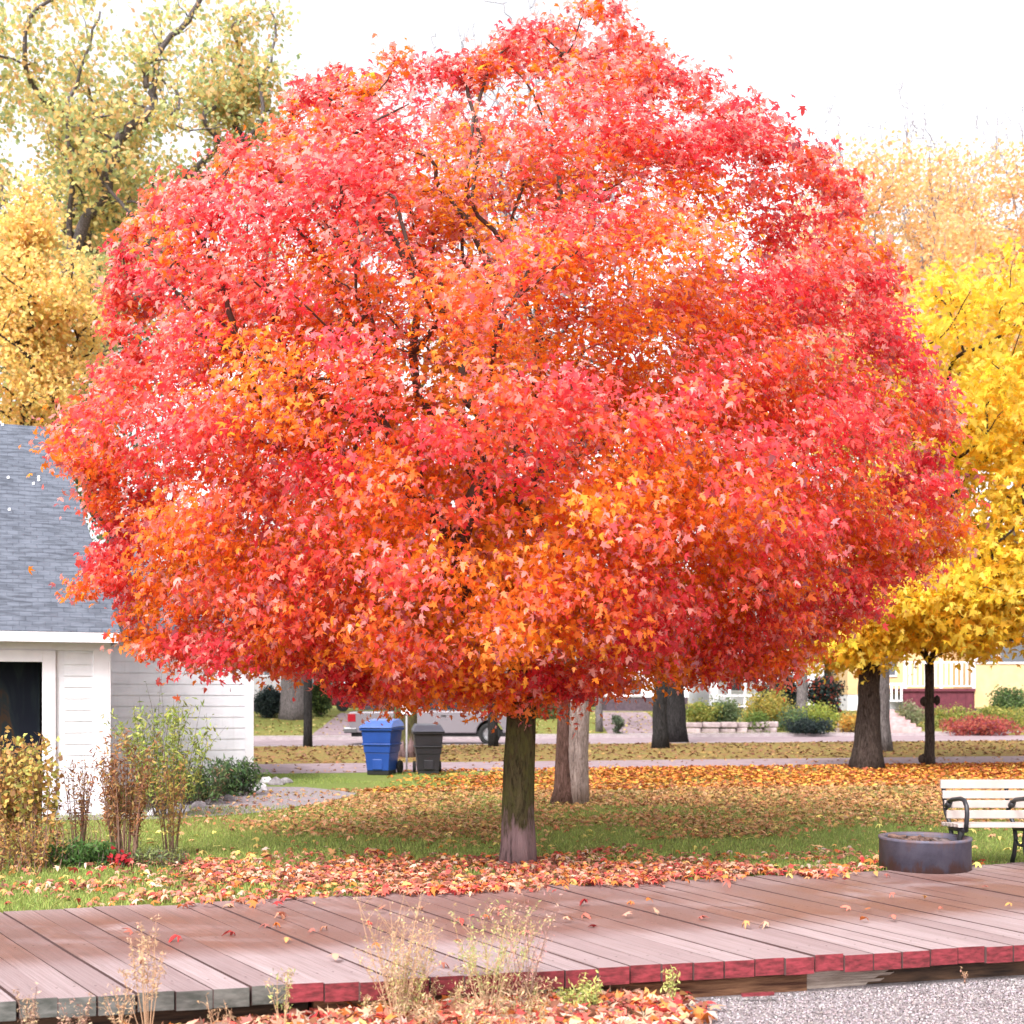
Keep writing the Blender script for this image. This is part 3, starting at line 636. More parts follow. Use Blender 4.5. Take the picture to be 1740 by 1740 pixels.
# hip roof (front slope facing the viewer), in the garage's own turned frame
GA = R(22); cg, sgn_ = math.cos(GA), math.sin(GA)
def gloc(px, ly):                     # local x (from the corner) of the point seen at column px, ly behind the front wall
    k = (px-870)/F; return (k*(gd+ly*cg)-gx1+ly*sgn_)/(cg-k*sgn_)
def gY(lx, ly): return gd+lx*sgn_+ly*cg
ov = .32; ey = gd-ov; ez = eave+.02; ry = gd+gdep/2; ex1 = gx1+gloc(205, -ov); rx1 = gx1+gloc(97, gdep/2); rz = CH-(727-HY)*gY(rx1-gx1, gdep/2)/F; ex0 = gx0-.5; rx0 = ex0+2.1; by = gd+gdep+ov
ga.rotation_euler.z = GA
mb = MB()
def slope(q, m=0):
    a, b_, c_, d_ = [Vector(p) for p in q]; u = (b_-a).normalized(); nn = u.cross((d_-a)).normalized(); v = nn.cross(u)
    mb.face(q, m, [((p-a).dot(u), (p-a).dot(v)) for p in (a,b_,c_,d_)])
slope([(ex0,ey,ez),(ex1,ey,ez),(rx1,ry,rz),(rx0,ry,rz)])
slope([(ex1,by,ez),(ex0,by,ez),(rx0,ry,rz),(rx1,ry,rz)])
a_, b_, c_ = (ex1,ey,ez),(ex1,by,ez),(rx1,ry,rz); mb.face([a_,b_,c_], 0, [(0,0),(by-ey,0),((by-ey)/2,4)])
a_, b_, c_ = (ex0,by,ez),(ex0,ey,ez),(rx0,ry,rz); mb.face([a_,b_,c_], 0, [(0,0),(by-ey,0),((by-ey)/2,4)])
for (x_, y_) in ((66,831),(57,838),(14,830),(16,885),(66,826),(4,732)):
    t = (1065-y_)/(1065-727.); p = Vector((gx1+gloc(x_, -ov+t*(ry-ey)), ey+t*(ry-ey), ez+t*(rz-ez)+.012)); s_ = .018
    mb.face([p+Vector((-s_,0,-.005)), p+Vector((s_,-.01,0)), p+Vector((s_*.7,.035,.045)), p+Vector((-s_,.03,.035))], 1)
rf = mb.build('roof', [M['shingle'], M['white']], ga)
mb = MB(); mb.box(ex0, ex1-.02, ey-.01, ey+.02, ez-.14, ez-.006); mb.box(ex1-.045, ex1-.015, ey+.02, by, ez-.14, ez-.006); mb.box(ex0, ex1-.05, ey+.02, gd-.04, ez-.05, ez-.02); mb.build('fascia', M['white_trim'], rf)
rf.location = (0,0,0)
# goose-neck pipe on the roof edge
dd = gd+.9
gp = empty('vent_pipe', A(186,968,dd), 'curved white gooseneck pipe with a pale blue foot at the garage roof edge', 'pipe')
MB().tube([A(x,y,dd) for x,y in ((168,919),(173,922),(177,929),(179.5,938),(179,950),(177,957))], .016, 8).build('pipe', M['white'], gp, True)
MB().tube([A(177,957,dd),A(181,963,dd),A(190,971,dd)], [.03,.035,.05], 8).build('foot', mat('pale_teal_paint', (.18,.42,.45), .5), gp, True)
# wing behind
wd_ = D(1333); wx1 = (430-870)*wd_/F; wx0 = wx1-6.5; we = CH-(1092-HY)*wd_/F
wg = empty('garage_wing', (wx1, wd_, 0), 'plain white clapboard wing set back to the right of the garage', 'outbuilding'); wg.rotation_euler.z = R(20)
mb = MB(); clap(mb, wx0, wx1-.14, wd_, .05, we, .2); clapx(mb, wx1, wd_+.01, wd_+5, .05, we, .2); mb.box(wx0, wx1-.01, wd_+.004, wd_+5, 0, we-.01)
mb.build('wall', M['white'], wg)
mb = MB(); mb.box(wx1-.15, wx1+.004, wd_-.04, wd_+.01, 0, we-.1); mb.box(wx0, wx1+.006, wd_-.05, wd_-.001, we-.1, we+.05); mb.build('corner_trim', M['white_trim'], wg)
mb = MB(); ry2 = wd_+2.6; rz2 = CH-(944-HY)*ry2/F
rx = (250-870)*ry2/F
slope([(wx0-.2,wd_-.25,we+.06),(wx1+.22,wd_-.25,we+.06),(rx+.9,ry2,rz2),(wx0-.2,ry2,rz2)]); slope([(wx1+.22,wd_+5.3,we+.06),(wx0-.2,wd_+5.3,we+.06),(wx0-.2,ry2,rz2),(rx+.9,ry2,rz2)])
mb.face([(wx1+.22,wd_-.25,we+.06),(wx1+.22,wd_+5.3,we+.06),(rx+.9,ry2,rz2)], 0, [(0,0),(5.5,0),(2.7,3)])
mb.build('roof', M['shingle'], wg)
# ============================================================= FAR HOUSES
M['cream'] = noisy('cream_siding', (.56,.38,.19), (.62,.44,.24), 2, .7); M['maroon'] = noisy('maroon_skirting', (.09,.018,.03), (.14,.03,.045), 5, .7)
M['roofdark'] = noisy('dark_house_roof', (.08,.07,.075), (.13,.115,.12), 4, .9); M['brickd'] = noisy('dark_foundation', (.05,.035,.045), (.10,.07,.085), 8, .9)
M['glassgrey'] = mat('house_window_glass', (.10,.105,.12), .15, .6); M['greywall'] = noisy('grey_siding', (.42,.40,.42), (.5,.48,.5), 2, .7)
def house(label, px0, px1, d, zwall, wallm, windows=(), base=.4, basem=None, roofh=2.4, depth=8, basez=.8, gable=False):
    x0 = (px0-870)*d/F; x1 = (px1-870)*d/F
    h = empty('house', ((x0+x1)/2, d, basez), label, 'house')
    mb = MB(); mb.box(x0, x1, d, d+depth, basez+base, zwall); mb.build('wall', wallm, h)
    mb = MB(); mb.box(x0+.03, x1-.03, d+.03, d+depth-.03, basez-.5, basez+base); mb.build('foundation', basem or M['brickd'], h)
    mb = MB(); o = .45; zc = zwall+.02
    mb.add([(x0-o,d-o,zc),(x1+o,d-o,zc),(x1+o,d+depth+o,zc),(x0-o,d+depth+o,zc),(x0+1.2,d+depth/2,zc+roofh),(x1-1.2,d+depth/2,zc+roofh)], [(0,1,5,4),(1,2,5),(2,3,4,5),(3,0,4),(3,2,1,0)])
    mb.build('roof', M['roofdark'], h)
    for (a, b, t, bt) in windows:
        p0 = A(a, bt, d-.02); p1 = A(b, t, d-.02); fr = MB(); w_ = .09
        fr.box(p0.x, p1.x, d-.06, d+.01, p0.z, p0.z+w_); fr.box(p0.x, p1.x, d-.06, d+.01, p1.z-w_, p1.z); fr.box(p0.x, p0.x+w_, d-.058, d+.01, p0.z+w_, p1.z-w_); fr.box(p1.x-w_, p1.x, d-.058, d+.01, p0.z+w_, p1.z-w_)
        f = fr.build('window', M['white_trim'], h)
        g = MB(); g.box(p0.x+w_, p1.x-w_, d-.03, d-.01, p0.z+w_, p1.z-w_); g.build('pane', M['glassgrey'], f).location = (0,0,0)
    return h
house('pale grey house beyond the far lawn, seen beside the garage wing', 330, 481, 66, 4.6, M['greywall'], [(446,462,1120,1150)])
house('grey house hidden behind the red crown beyond the pickup truck', 610, 965, 68, 4.3, M['greywall'], [(640,690,1140,1185),(735,800,1150,1190),(905,930,1125,1150)])
hc = house('white cottage with a small square window above a dark foundation', 1030, 1170, 63, 4.4, M['white'], [(1068,1092,1157,1183),(1118,1134,1150,1185)], base=.75, basem=M['brickd'])
hp = house('white house with a porch of thin posts behind the garden shrubs', 1205, 1400, 67, 4.6, M['white'], [(1232,1262,1148,1176),(1320,1350,1140,1175)], base=.3)
d = 64.6; mb = MB()
for px in (1217, 1240, 1266, 1292): p = A(px, 1200, d); mb.box(p.x-.06, p.x+.06, d, d+.12, .8, 3.6)
p0 = A(1212,1180,d); p1 = A(1298,1180,d); mb.box(p0.x, p1.x, d-.03, d+.0, 1.6, 1.68); mb.box(p0.x, p1.x, d-.03, d-.002, 1.05, 1.12)
mb.box(p0.x, p1.x, d-.05, d+2.4, 3.6, 3.75); mb.build('porch', M['white_trim'], hp)
d = 62.0
hr = house('cream yellow house with a wide window and white railed porch at the right', 1655, 1990, d, 5.2, M['cream'], [(1658,1694,1070,1128),(1697,1765,1070,1128),(1800,1850,1070,1128)], base=.2)
hl = house('cream house section set back behind the white porch railing', 1440, 1654, d+3, 4.8, M['cream'], [(1505,1524,1095,1150)], base=.9, basem=M['white'])
# porch with railing
pr = empty('porch', A(1590,1190,d), 'white picket-railed porch with maroon skirting behind the thin knotty trunk', 'porch')
za = CH-(1170-HY)*d/F
p0 = A(1535,0,d).x; p1 = A(1657,0,d).x
mb = MB(); mb.box(p0-.05, p1-.02, d-.1, d+2.9, za-.14, za); mb.build('deck', M['maroon'], pr)
mb = MB(); mb.box(p0, p1-.03, d, d+.05, .7, za-.15); 
for i in range(9): x = p0+i*(p1-p0-.1)/9; mb.box(x, x+.05, d-.02, d-.002, .7, za-.16)
mb.build('skirting', M['maroon'], pr)
mb = MB(); mb.box(p0, p1-.03, d-.06, d-.0, za+1.28, za+1.36); mb.box(p0, p1-.03, d-.05, d-.01, za+.1, za+.15)
x = p0
while x < p1-.1: mb.box(x, x+.11, d-.045, d-.015, za+.15, za+1.28); x += .26
for x in (p0, (p0+p1)/2, p1-.16): mb.box(x, x+.15, d-.08, d+.07, za+.0, za+2.6 if x != (p0+p1)/2 else za+1.5)
mb.build('railing', M['white_trim'], pr)
# stair railing and steps
st = empty('garden_steps', A(1530,1245,54), 'wide pinkish stone steps climbing to the porch beside the stout trunk', 'steps'); mb = MB()
sx0 = A(1502,0,54).x; sx1 = A(1562,0,54).x
for i in range(6): mb.box(sx0, sx1, 53.7+i*.75, 53.7+(i+1)*.75, -.3, .12+(i+1)*.145)
mb.build('tread', noisy('pink_stone', (.34,.22,.22), (.48,.34,.34), 4, .9), st)
sr = empty('stair_railing', A(1525,1190,60), 'short white picket railing to the right of the stout trunk', 'railing'); mb = MB(); d2 = 60.
xa = A(1505,0,d2).x; xb = A(1535,0,d2).x; zb = CH-(1192-HY)*d2/F; mb.box(xa, xb, d2, d2+.06, zb+.78, zb+.9); mb.box(xa, xb, d2+.01, d2+.05, zb, zb+.08)
x = xa
while x < xb: mb.box(x, x+.1, d2+.015, d2+.045, zb+.08, zb+.78); x += .24
mb.build('picket', M['white_trim'], sr)
# stone retaining wall
rw = empty('stone_wall', A(1240,1250,53.5), 'low stone retaining wall below the garden shrubs across the road', 'wall'); mb = MB()
M['stone'] = noisy('garden_stone', (.24,.18,.18), (.46,.37,.37), 3, .9, .2, .02)
for px0, px1 in ((1158,1310), (1425,1500)):
    x = A(px0,0,54).x; xe = A(px1,0,54).x
    while x < xe:
        w_ = rng.uniform(.45, .85); y = 51.6+.2*x
        for z0 in (.0, .26): o = rng.uniform(0, .1); mb.box(x+.02+z0*.3, x+w_-.02+z0*.3, y+o, y+.5, z0, z0+.25-rng.random()*.05)
        x += w_
mb.build('stones', M['stone'], rw, bevel=.05)
# ============================================================= SHRUBS
def bush(px, py, wpx, hpx, d, label, cols, wts, n=60, per=40, leaf=.12, z=None, group=None, name='bush', cat='bush', tmpl=LEAF4, flat=.8):
    K = d/F; x = (px-870)*K; zb = H(x, d) if z is None else z; b = Vector((x, d, zb)); hz = hpx*K; wx = wpx*K/2
    r_ = empty(name, b, label, cat, group); c0 = (x, d, zb+hz*.5)
    pts = ell(n, c0, (wx, wx*.8, hz*.5), .5)
    mb = MB()
    for p in pts[::4]: mb.tube([b, (b+Vector(p))/2+Vector((0,0,.05)), p], [.02,.014,.006], 4, caps=False)
    mb.build('stem', M['twig'], r_)
    c, idx = clump_leaves(pts, per, min(wx, hz)*.2, flat)
    c[:,2] = np.maximum(c[:,2], zb+.01)
    leaf_mesh('foliage', c, np.array([0,-.2,.6])+0*c, np.array([0,0,-.1])+0*c, rng.uniform(leaf*.7, leaf*1.3, len(c)), tmpl, pal(cols, wts, len(c), .15), M['bgleaf'], r_, jit=.9)
    return r_
GR = [(.10,.14,.045),(.17,.22,.06),(.06,.09,.035)]; YG = [(.34,.34,.08),(.22,.27,.07),(.50,.42,.12)]; DK = [(.03,.045,.045),(.05,.07,.06),(.02,.03,.03)]
bush(545,1216,36,66,57,'tall dark green shrub right of the wide grey trunk', GR, [2,1,3], 60, 60, .14)
bush(1190,1232,60,50,54.5,'yellow-green shrub beside the thicker black trunk', YG, [2,2,1], 50, 40, .13)
bush(1232,1236,60,48,55,'grey-green shrub in front of the white porch', [(.12,.17,.08),(.2,.25,.12)], [1,1], 50, 40, .13)
bush(1300,1225,85,58,56,'large golden shrub in the middle of the far garden', [(.55,.40,.10),(.45,.38,.10),(.30,.30,.08)], [2,2,2], 80, 45, .13)
bush(1285,1238,45,34,54,'small bright green shrub in front of the golden one', [(.22,.30,.07),(.14,.2,.05)], [1,1], 35, 40, .11)
bush(1345,1234,70,36,54.6,'blue-green spreading shrub behind the low dark hedge', [(.10,.16,.09),(.2,.26,.1)], [1,1], 45, 40, .12)
bush(1390,1232,70,42,55,'bright lime shrub above the low dark hedge', [(.42,.45,.09),(.28,.33,.08)], [1,1], 50, 45, .12)
bush(1372,1250,98,24,52.6,'low dark blue-green hedge along the far pavement', DK, [2,2,1], 60, 60, .10, name='hedge', cat='hedge')
bush(1330,1212,70,70,61,'tall dark evergreen left of the purplish trunk', DK, [1,2,1], 70, 50, .16)
bush(1400,1212,60,75,61,'tall dark shrub with reddish tips right of the purplish trunk', DK+[(.4,.08,.05)], [2,2,1,1], 70, 50, .16)
bush(1448,1246,50,34,54,'orange-leaved shrub at the foot of the stout maple', [(.6,.30,.06),(.55,.42,.12)], [1,1], 40, 40, .11)
bush(1718,1192,62,62,59.5,'rounded green bush under the wide window of the cream house', [(.14,.22,.07),(.08,.12,.05),(.22,.28,.12)], [2,2,1], 80, 60, .13)
bush(1545,1228,55,45,56.5,'grey-green feathery shrub between the steps and the thin trunk', [(.34,.32,.20),(.22,.24,.12)], [1,1], 50, 35, .12)
bush(1620,1222,70,34,57,'yellow-green hedge part left under the porch', YG, [2,2,1], 50, 45, .12)
bush(1700,1222,110,34,57,'yellow-green hedge part at the right edge below the cream house', YG, [2,2,1], 80, 45, .12)
bush(1665,1248,150,30,54,'low red-leaved ground shrub along the far pavement', [(.45,.10,.08),(.55,.20,.12),(.25,.06,.08)], [2,1,1], 80, 40, .12)
bush(925,1214,60,48,58,'olive bush seen between the red maple trunk and the twin-stemmed tree', [(.16,.19,.07),(.2,.17,.08)], [1,1], 50, 45, .14)
bush(1050,1254,26,34,52,'small grey-green shrub by the driveway of the cottage', [(.14,.18,.12),(.1,.12,.07)], [1,1], 24, 40, .1)
# dark clipped dome
K = 57/F; x = (455-870)*K; zb = H(x, 57)
bush(456,1212,46,52,56,'dark clipped hedge dome beside the garage wing', DK, [1,1,1], 90, 90, .09, name='hedge', cat='hedge')
# left-hand shrubs: stems with leaves along them
def shrub(px, py, hpx, wpx, ns, label, cols, wts, leaf=.05, per=46, start=.3, stemc=None, name='shrub', cat='shrub', tmpl=NARROW, d=None, z=0, twiggy=0, group=None, curve=.25, lmat=None, stemr=.006, basew=.25):
    d = d or D(py, z); K = d/F; b = A(px, py, d); b.z = z; root = empty(name, b, label, cat, group)
    mb = MB(); cs = []; hz = hpx*K; wx = wpx*K/2
    for i in range(ns):
        a = rng.uniform(0, 2*math.pi); rr = math.sqrt(rng.random()); h = hz*rng.uniform(.55, 1.0)
        tip = b+Vector((math.cos(a)*rr*wx, math.sin(a)*rr*wx*.7, h)); s0 = b+Vector((math.cos(a)*rr*wx*basew, math.sin(a)*rr*wx*basew, 0))
        mid = s0.lerp(tip, .5)+Vector((rng.normal(0,wx*.16), rng.normal(0,wx*.16), h*curve*.3)); tip += Vector((rng.normal(0,wx*.12), rng.normal(0,wx*.12), 0))
        pth = [s0.lerp(mid, t)*(1-t)+mid.lerp(tip, t)*t for t in (0,.2,.4,.6,.8,1)]
        mb.tube(pth, [stemr, stemr*.9, stemr*.75, stemr*.6, stemr*.45, stemr*.25], 4, caps=False)
        segs = [(pth, 1.0)]
        for _ in range(twiggy):
            t = rng.uniform(.35, .9); k = int(t*5); q = pth[k].lerp(pth[min(k+1,5)], t*5-k); L = h*rng.uniform(.12,.28)
            e = q+Vector((rng.normal(0,.5), rng.normal(0,.5), rng.uniform(.3,1))).normalized()*L; mb.tube([q, q.lerp(e,.5)+Vector((0,0,.01)), e], [stemr*.4,stemr*.3,stemr*.18], 3, caps=False); segs.append(([q,q.lerp(e,.25),q.lerp(e,.5),q.lerp(e,.75),e,e], .35))
        for sp, f in segs:
            for _ in range(int(per*f)):
                t = rng.uniform(start if f == 1 else 0, 1)*4.99; k = int(t); cs.append(sp[k].lerp(sp[k+1], t-k)+Vector(rng.normal(0, leaf*.5, 3)))
    mb.build('stem', stemc or M['twig'], root)
    if cs:
        c = np.array(cs); leaf_mesh('foliage', c, np.array([0,-.3,.5])+0*c, np.array([0,0,.4])+0*c, rng.uniform(leaf*.6, leaf*1.3, len(c)), tmpl, pal(cols, wts, len(c), .18), lmat or M['stemleaf'], root, jit=.9)
    return root
BR = [(.26,.12,.06),(.38,.18,.08),(.17,.07,.045),(.42,.28,.10)]; OY = [(.50,.32,.09),(.44,.22,.08),(.38,.36,.10),(.26,.14,.07)]
M['stem_brown'] = mat('brown_stalk', (.20,.12,.09), .9, .1); M['stem_straw'] = mat('straw_stalk', (.42,.26,.16), .9, .1)
shrub(15,1455,215,150,40,'orange-yellow shrub at the left edge in front of the garage door', OY, [3,2,2,1], .07, 60, .15, M['stem_brown'], tmpl=LEAF4)
shrub(65,1470,225,90,16,'tall ochre shrub with a bare dark stem in front of the garage door frame', OY, [3,1,3,1], .065, 50, .45, M['stem_brown'], tmpl=LEAF4, basew=.3)
shrub(30,1476,95,170,50,'low ragged brown-yellow plants along the left edge of the lawn bed', OY+BR, [2,1,2,1,1,1,1,1], .05, 40, .05, M['stem_brown'], basew=.9)
shrub(135,1455,185,75,16,'sparse rusty brown shrub in front of the garage corner boards', BR, [3,2,2,1], .05, 34, .35, M['stem_brown'])
shrub(212,1466,240,105,38,'dense brown stalky shrub in the middle of the flower bed', BR, [3,3,1,2], .055, 58, .3, M['stem_brown'], basew=.45)
shrub(292,1455,200,80,14,'slim reddish-stemmed shrub at the right end of the flower bed', [(.48,.30,.10),(.5,.42,.12),(.35,.17,.09)], [3,2,2], .055, 42, .3, M['stem_brown'], basew=.35)
shrub(285,1388,205,200,46,'leafy yellow-green bush growing against the white wing wall', [(.36,.40,.09),(.22,.28,.07),(.50,.48,.14)], [3,3,1], .085, 46, .2, M['twig'], tmpl=NARROW, basew=.3)
shrub(255,1380,255,130,12,'tall wispy green-grey stalks rising above the yellow-green bush', [(.22,.26,.14),(.3,.32,.14)], [1,1], .045, 20, .45, M['twig'], basew=.3)
shrub(395,1352,62,95,50,'dark green low plant at the right end of the rock border', [(.07,.13,.05),(.14,.22,.08),(.10,.13,.09)], [2,2,1], .09, 40, .05, M['twig'], basew=.8)
shrub(340,1366,85,120,40,'bluish green bushy plant behind the rock border', [(.08,.14,.06),(.16,.24,.09),(.26,.17,.10)], [2,2,1], .085, 40, .1, M['twig'], basew=.7)
shrub(140,1470,40,110,60,'low dark green fern-like plant at the front of the bed', [(.06,.13,.035),(.10,.19,.05)], [1,1], .06, 26, .05, M['twig'], basew=.9, curve=.8)
shrub(200,1474,26,38,9,'small bright red plant at the front edge of the bed', [(.40,.02,.03),(.30,.025,.03)], [1,1], .055, 9, .1, M['twig'], basew=.6, tmpl=LEAF4)
shrub(270,1470,30,110,34,'low grey-green plant under the slim reddish-stemmed shrub', [(.13,.15,.08),(.20,.24,.08)], [1,1], .05, 18, .05, M['twig'], basew=.9)
shrub(140,1452,70,180,60,'upright pale brown stubble stalks between the brown shrubs', BR, [1,1,1,1], .02, 6, .5, noisy('tan_stalk', (.36,.22,.15), (.45,.3,.2), 5), basew=.98, stemr=.004)
# rocks
def rock(px, py, w, h, label, shade=1.0):
    p = P(px, py); K = p.y/F; W_ = w*K/2; Hh = h*K; mb = MB(); n_ = 12; prof = []
    vs = []; fs = []; s_ = rng.random()*50
    for i in range(7):
        t = math.pi*i/6/1.15
        for k in range(n_):
            a = 2*math.pi*k/n_; v = Vector((math.cos(a)*math.sin(t), math.sin(a)*math.sin(t), math.cos(t))); q = 1+.35*mnoise.noise(v*1.3+Vector((s_,0,0)))
            vs.append((p.x+v.x*q*W_, p.y+v.y*q*W_*.7+W_*.5, max(-.03, v.z*q*Hh)))
    for i in range(6):
        for k in range(n_): fs.append((i*n_+k, (i+1)*n_+k, (i+1)*n_+(k+1)%n_, i*n_+(k+1)%n_))
    mb.add(vs, fs); mb.build('rock', M['rockpale'] if shade > .8 else M['rockdark'], label=label, cat='rock', group='rocks edging the flower bed')
M['rockpale'] = noisy('pale_rock', (.42,.40,.42), (.66,.63,.65), 7, .9, .2, .01); M['rockdark'] = noisy('grey_rock', (.16,.14,.15), (.32,.29,.30), 7, .9, .2, .01)
for r_ in ((262,1386,32,13,'pale flat rock at the left end of the bed edging',1),(300,1382,40,16,'large whitish rock behind the slim shrub',1),(335,1374,30,14,'dark rock in the middle of the bed edging',.5),(362,1368,34,12,'low grey rock below the bluish plant',.5),
    (388,1362,26,12,'dark grey rock right of the bluish plant',.5),(412,1352,24,13,'pale rock at the corner of the wing wall',1),(436,1346,34,15,'white rounded rock at the path bend',1),(450,1332,26,12,'small white rock nearest the wing corner',1),(468,1334,30,12,'flat dark rock in the pile by the wing corner',.5),(485,1331,24,9,'outermost flat rock of the pile by the wing corner',.5)): rock(*r_)
# ============================================================= BINS
def bin_(px, py, hpx, label, body, lidc, rot=0):
    d = D(py); K = d/F; r_ = empty('wheelie_bin', (0,0,0), label, 'bin', 'wheeled bins beside the park path'); h = .88; b0 = .21; b1 = .29
    def fr(z): return b0+(b1-b0)*z/h
    mb = MB()
    for z0, z1, e in ((.08,.42,0),(.42,.56,.012),(.56,.60,.03),(.60,.84,.012),(.84,.90,.04)):
        a = fr(z0)+e; c = fr(z1)+e; mb.add([(-a,-a*1.1,z0),(a,-a*1.1,z0),(a,a*1.1,z0),(-a,a*1.1,z0),(-c,-c*1.1,z1),(c,-c*1.1,z1),(c,c*1.1,z1),(-c,c*1.1,z1)], [(3,2,1,0),(4,5,6,7),(0,1,5,4),(1,2,6,5),(2,3,7,6),(3,0,4,7)])
    mb.box(-.1, .1, -.265, -.235, .1, .3); bo = mb.build('body', body, r_, bevel=.012)
    mb = MB(); l = .335; mb.add([(-l,-.39,.90),(l,-.39,.90),(l,.36,.92),(-l,.36,.92),(-l*.93,-.36,.93),(l*.93,-.36,.93),(l*.8,-.1,1.03),(-l*.8,-.1,1.03),(l*.8,.28,1.06),(-l*.8,.28,1.06),(l*.93,.36,.98),(-l*.93,.36,.98)],
        [(3,2,1,0),(0,1,5,4),(4,5,6,7),(7,6,8,9),(9,8,10,11),(11,10,2,3),(0,4,7,9,11,3),(2,10,8,6,5,1)]); mb.build('lid', lidc, r_, bevel=.01)
    MB().tube([(-.25,.36,.88),(-.25,.44,.93),(.25,.44,.93),(.25,.36,.88)], .016, 6).build('handle', body, r_)
    for s in (-1,1):
        MB().lathe([(.0,-.03),(.12,-.03),(.13,-.01),(.13,.01),(.12,.03),(0,.03)], (0,0,0), 16, axis='y').build('wheel', M['rubber'], r_); w_ = bpy.context.scene.objects and COL.objects[-1]
        w_.rotation_euler = (0,0,R(90)); w_.location = (s*.27, .27 if rot < 90 else .27, .13)
    MB().box(-.22, .22, -.23, .2, .0, .085).build('foot', M['rubber'], r_, bevel=.01)
    r_.location = A(px, py, d); r_.rotation_euler = (0,0,R(rot)); r_.location.z = .006; s_ = hpx*K/1.05; r_.scale = (s_,)*3; return r_
bin_(649, 1316, 93, 'blue wheeled bin on the grass edge of the park path', noisy('blue_plastic', (.010,.045,.22), (.014,.058,.27), 3, .4, .5), noisy('blue_lid_plastic', (.04,.09,.30), (.06,.12,.36), 3, .35, .5), -14)
bin_(727, 1315, 84, 'black wheeled bin to the right of the sign post', noisy('black_plastic', (.009,.008,.012), (.016,.014,.02), 3, .45, .5), noisy('black_lid_plastic', (.03,.027,.04), (.045,.04,.055), 3, .4, .5), 8)
sg = empty('sign_post', P(691,1311), 'small blank white sign on a thin grey post between the two bins', 'sign'); q = P(691,1311); K = q.y/F
MB().tube([q, q+Vector((0,0,104*K))], .022, 8).build('post', mat('galvanised_post', (.42,.40,.42), .5, .5), sg)
mb = MB(); mb.box(q.x-9*K, q.x+9*K, q.y-.04, q.y-.025, q.z+97*K, q.z+121*K); mb.build('sign_plate', M['white'], sg)
# ============================================================= PICKUP
td = D(1266, -.09); K = td/F; x0 = (592-870)*K; y0 = td
pk = empty('pickup_truck', (x0, y0, -.095), 'silver pickup truck parked facing right behind the bins', 'pickup truck'); sil_ = mat('silver_car_paint', (.20,.18,.20), .35, .5, .2)
Z = -.095; L = 5.7; by0, by1 = y0-.05, y0+1.85
rwx, fwx, wr = x0+1.25, x0+240*K, .39
def arch(cx, z, r_, k=8): return [(cx+r_*math.cos(math.pi*(1-i/k)), z+r_*math.sin(math.pi*(1-i/k))) for i in range(k+1)]
ol = [(x0+.06,Z+.45)]+arch(rwx, Z+.42, .47)+arch(fwx, Z+.42, .47)+[(x0+L-.1,Z+.45),(x0+L,Z+.62),(x0+L-.03,Z+1.02),(x0+L-.5,Z+1.10),(x0+L-1.35,Z+1.18),(x0+2.35,Z+1.20),(x0+2.3,Z+1.17),(x0+.05,Z+1.16),(x0,Z+1.1)]
MB().prism(ol, by0, by1).build('body', sil_, pk, bevel=.035)
cab = [(x0+2.36,Z+1.19),(x0+L-1.35,Z+1.17),(x0+L-2.05,Z+1.78),(x0+L-2.4,Z+1.84),(x0+2.6,Z+1.84),(x0+2.42,Z+1.76)]
cb = MB().prism(cab, by0+.1, by1-.1).build('cab', sil_, pk, bevel=.03)
for a, b_ in (((x0+2.55, x0+3.15)), ((x0+3.22, x0+4.12))):
    z1 = Z+1.74; w_ = MB(); w_.prism([(a,Z+1.25),(b_,Z+1.25),(b_-(.38 if b_ > x0+4 else 0),z1),(a+.02,z1)], by0+.085, by0+.11); w_.build('window', M['dark_glass'], pk)
for cx in (rwx, fwx):
    w_ = MB(); w_.lathe([(.24,0),(.33,-.01),(wr,.03),(wr,.2),(.33,.24),(.0,.24)], (cx, by0+.02, Z+wr), 24, axis='y'); ty = w_.build('wheel', M['rubber'], pk)
    w_ = MB(); w_.lathe([(.0,.05),(.06,.03),(.1,.06),(.2,.045),(.235,.01),(.24,.03)], (cx, by0+.02, Z+wr), 20, axis='y')
    for k in range(6): a = k*math.pi/3; w_.bar((cx+.05*math.cos(a), by0+.045, Z+wr+.05*math.sin(a)), (cx+.22*math.cos(a), by0+.035, Z+wr+.22*math.sin(a)), .02, .05)
    w_.build('rim', mat('alloy', (.4,.4,.42), .35, .5, .8), ty).location = (0,0,0)
    w_ = MB(); w_.lathe([(.24,.0),(wr,.03),(wr,.2),(.0,.24)], (cx, by1-.25, Z+wr), 20, axis='y'); w_.build('wheel', M['rubber'], pk)
MB().box(x0-.02, x0+.26, by0-.015, by0+.03, Z+.82, Z+1.10).build('tail_light', mat('tail_light_red', (.28,.006,.015), .2, .6), pk, bevel=.012)
mb = MB(); mb.box(x0-.16, x0+.12, by0+.0, by1, Z+.42, Z+.62); mb.box(x0-.14, x0+.3, by0-.03, by0+.06, Z+.44, Z+.60); mb.build('bumper', mat('dull_chrome', (.2,.2,.21), .3, .5, .7), pk, bevel=.02)
MB().box(x0+3.24, x0+3.42, by0-.03, by0-.002, Z+1.02, Z+1.05).build('door_handle', M['rubber'], pk)
MB().box(x0+.5, x0+L-.6, by0+.30, by1-.02, Z+.44, Z+.96).build('wheel_well', M['rubber'], pk)
MB().box(x0+.1, x0+L-.2, by0+.08, by1-.08, Z+.3, Z+.5).build('chassis', M['rubber'], pk)
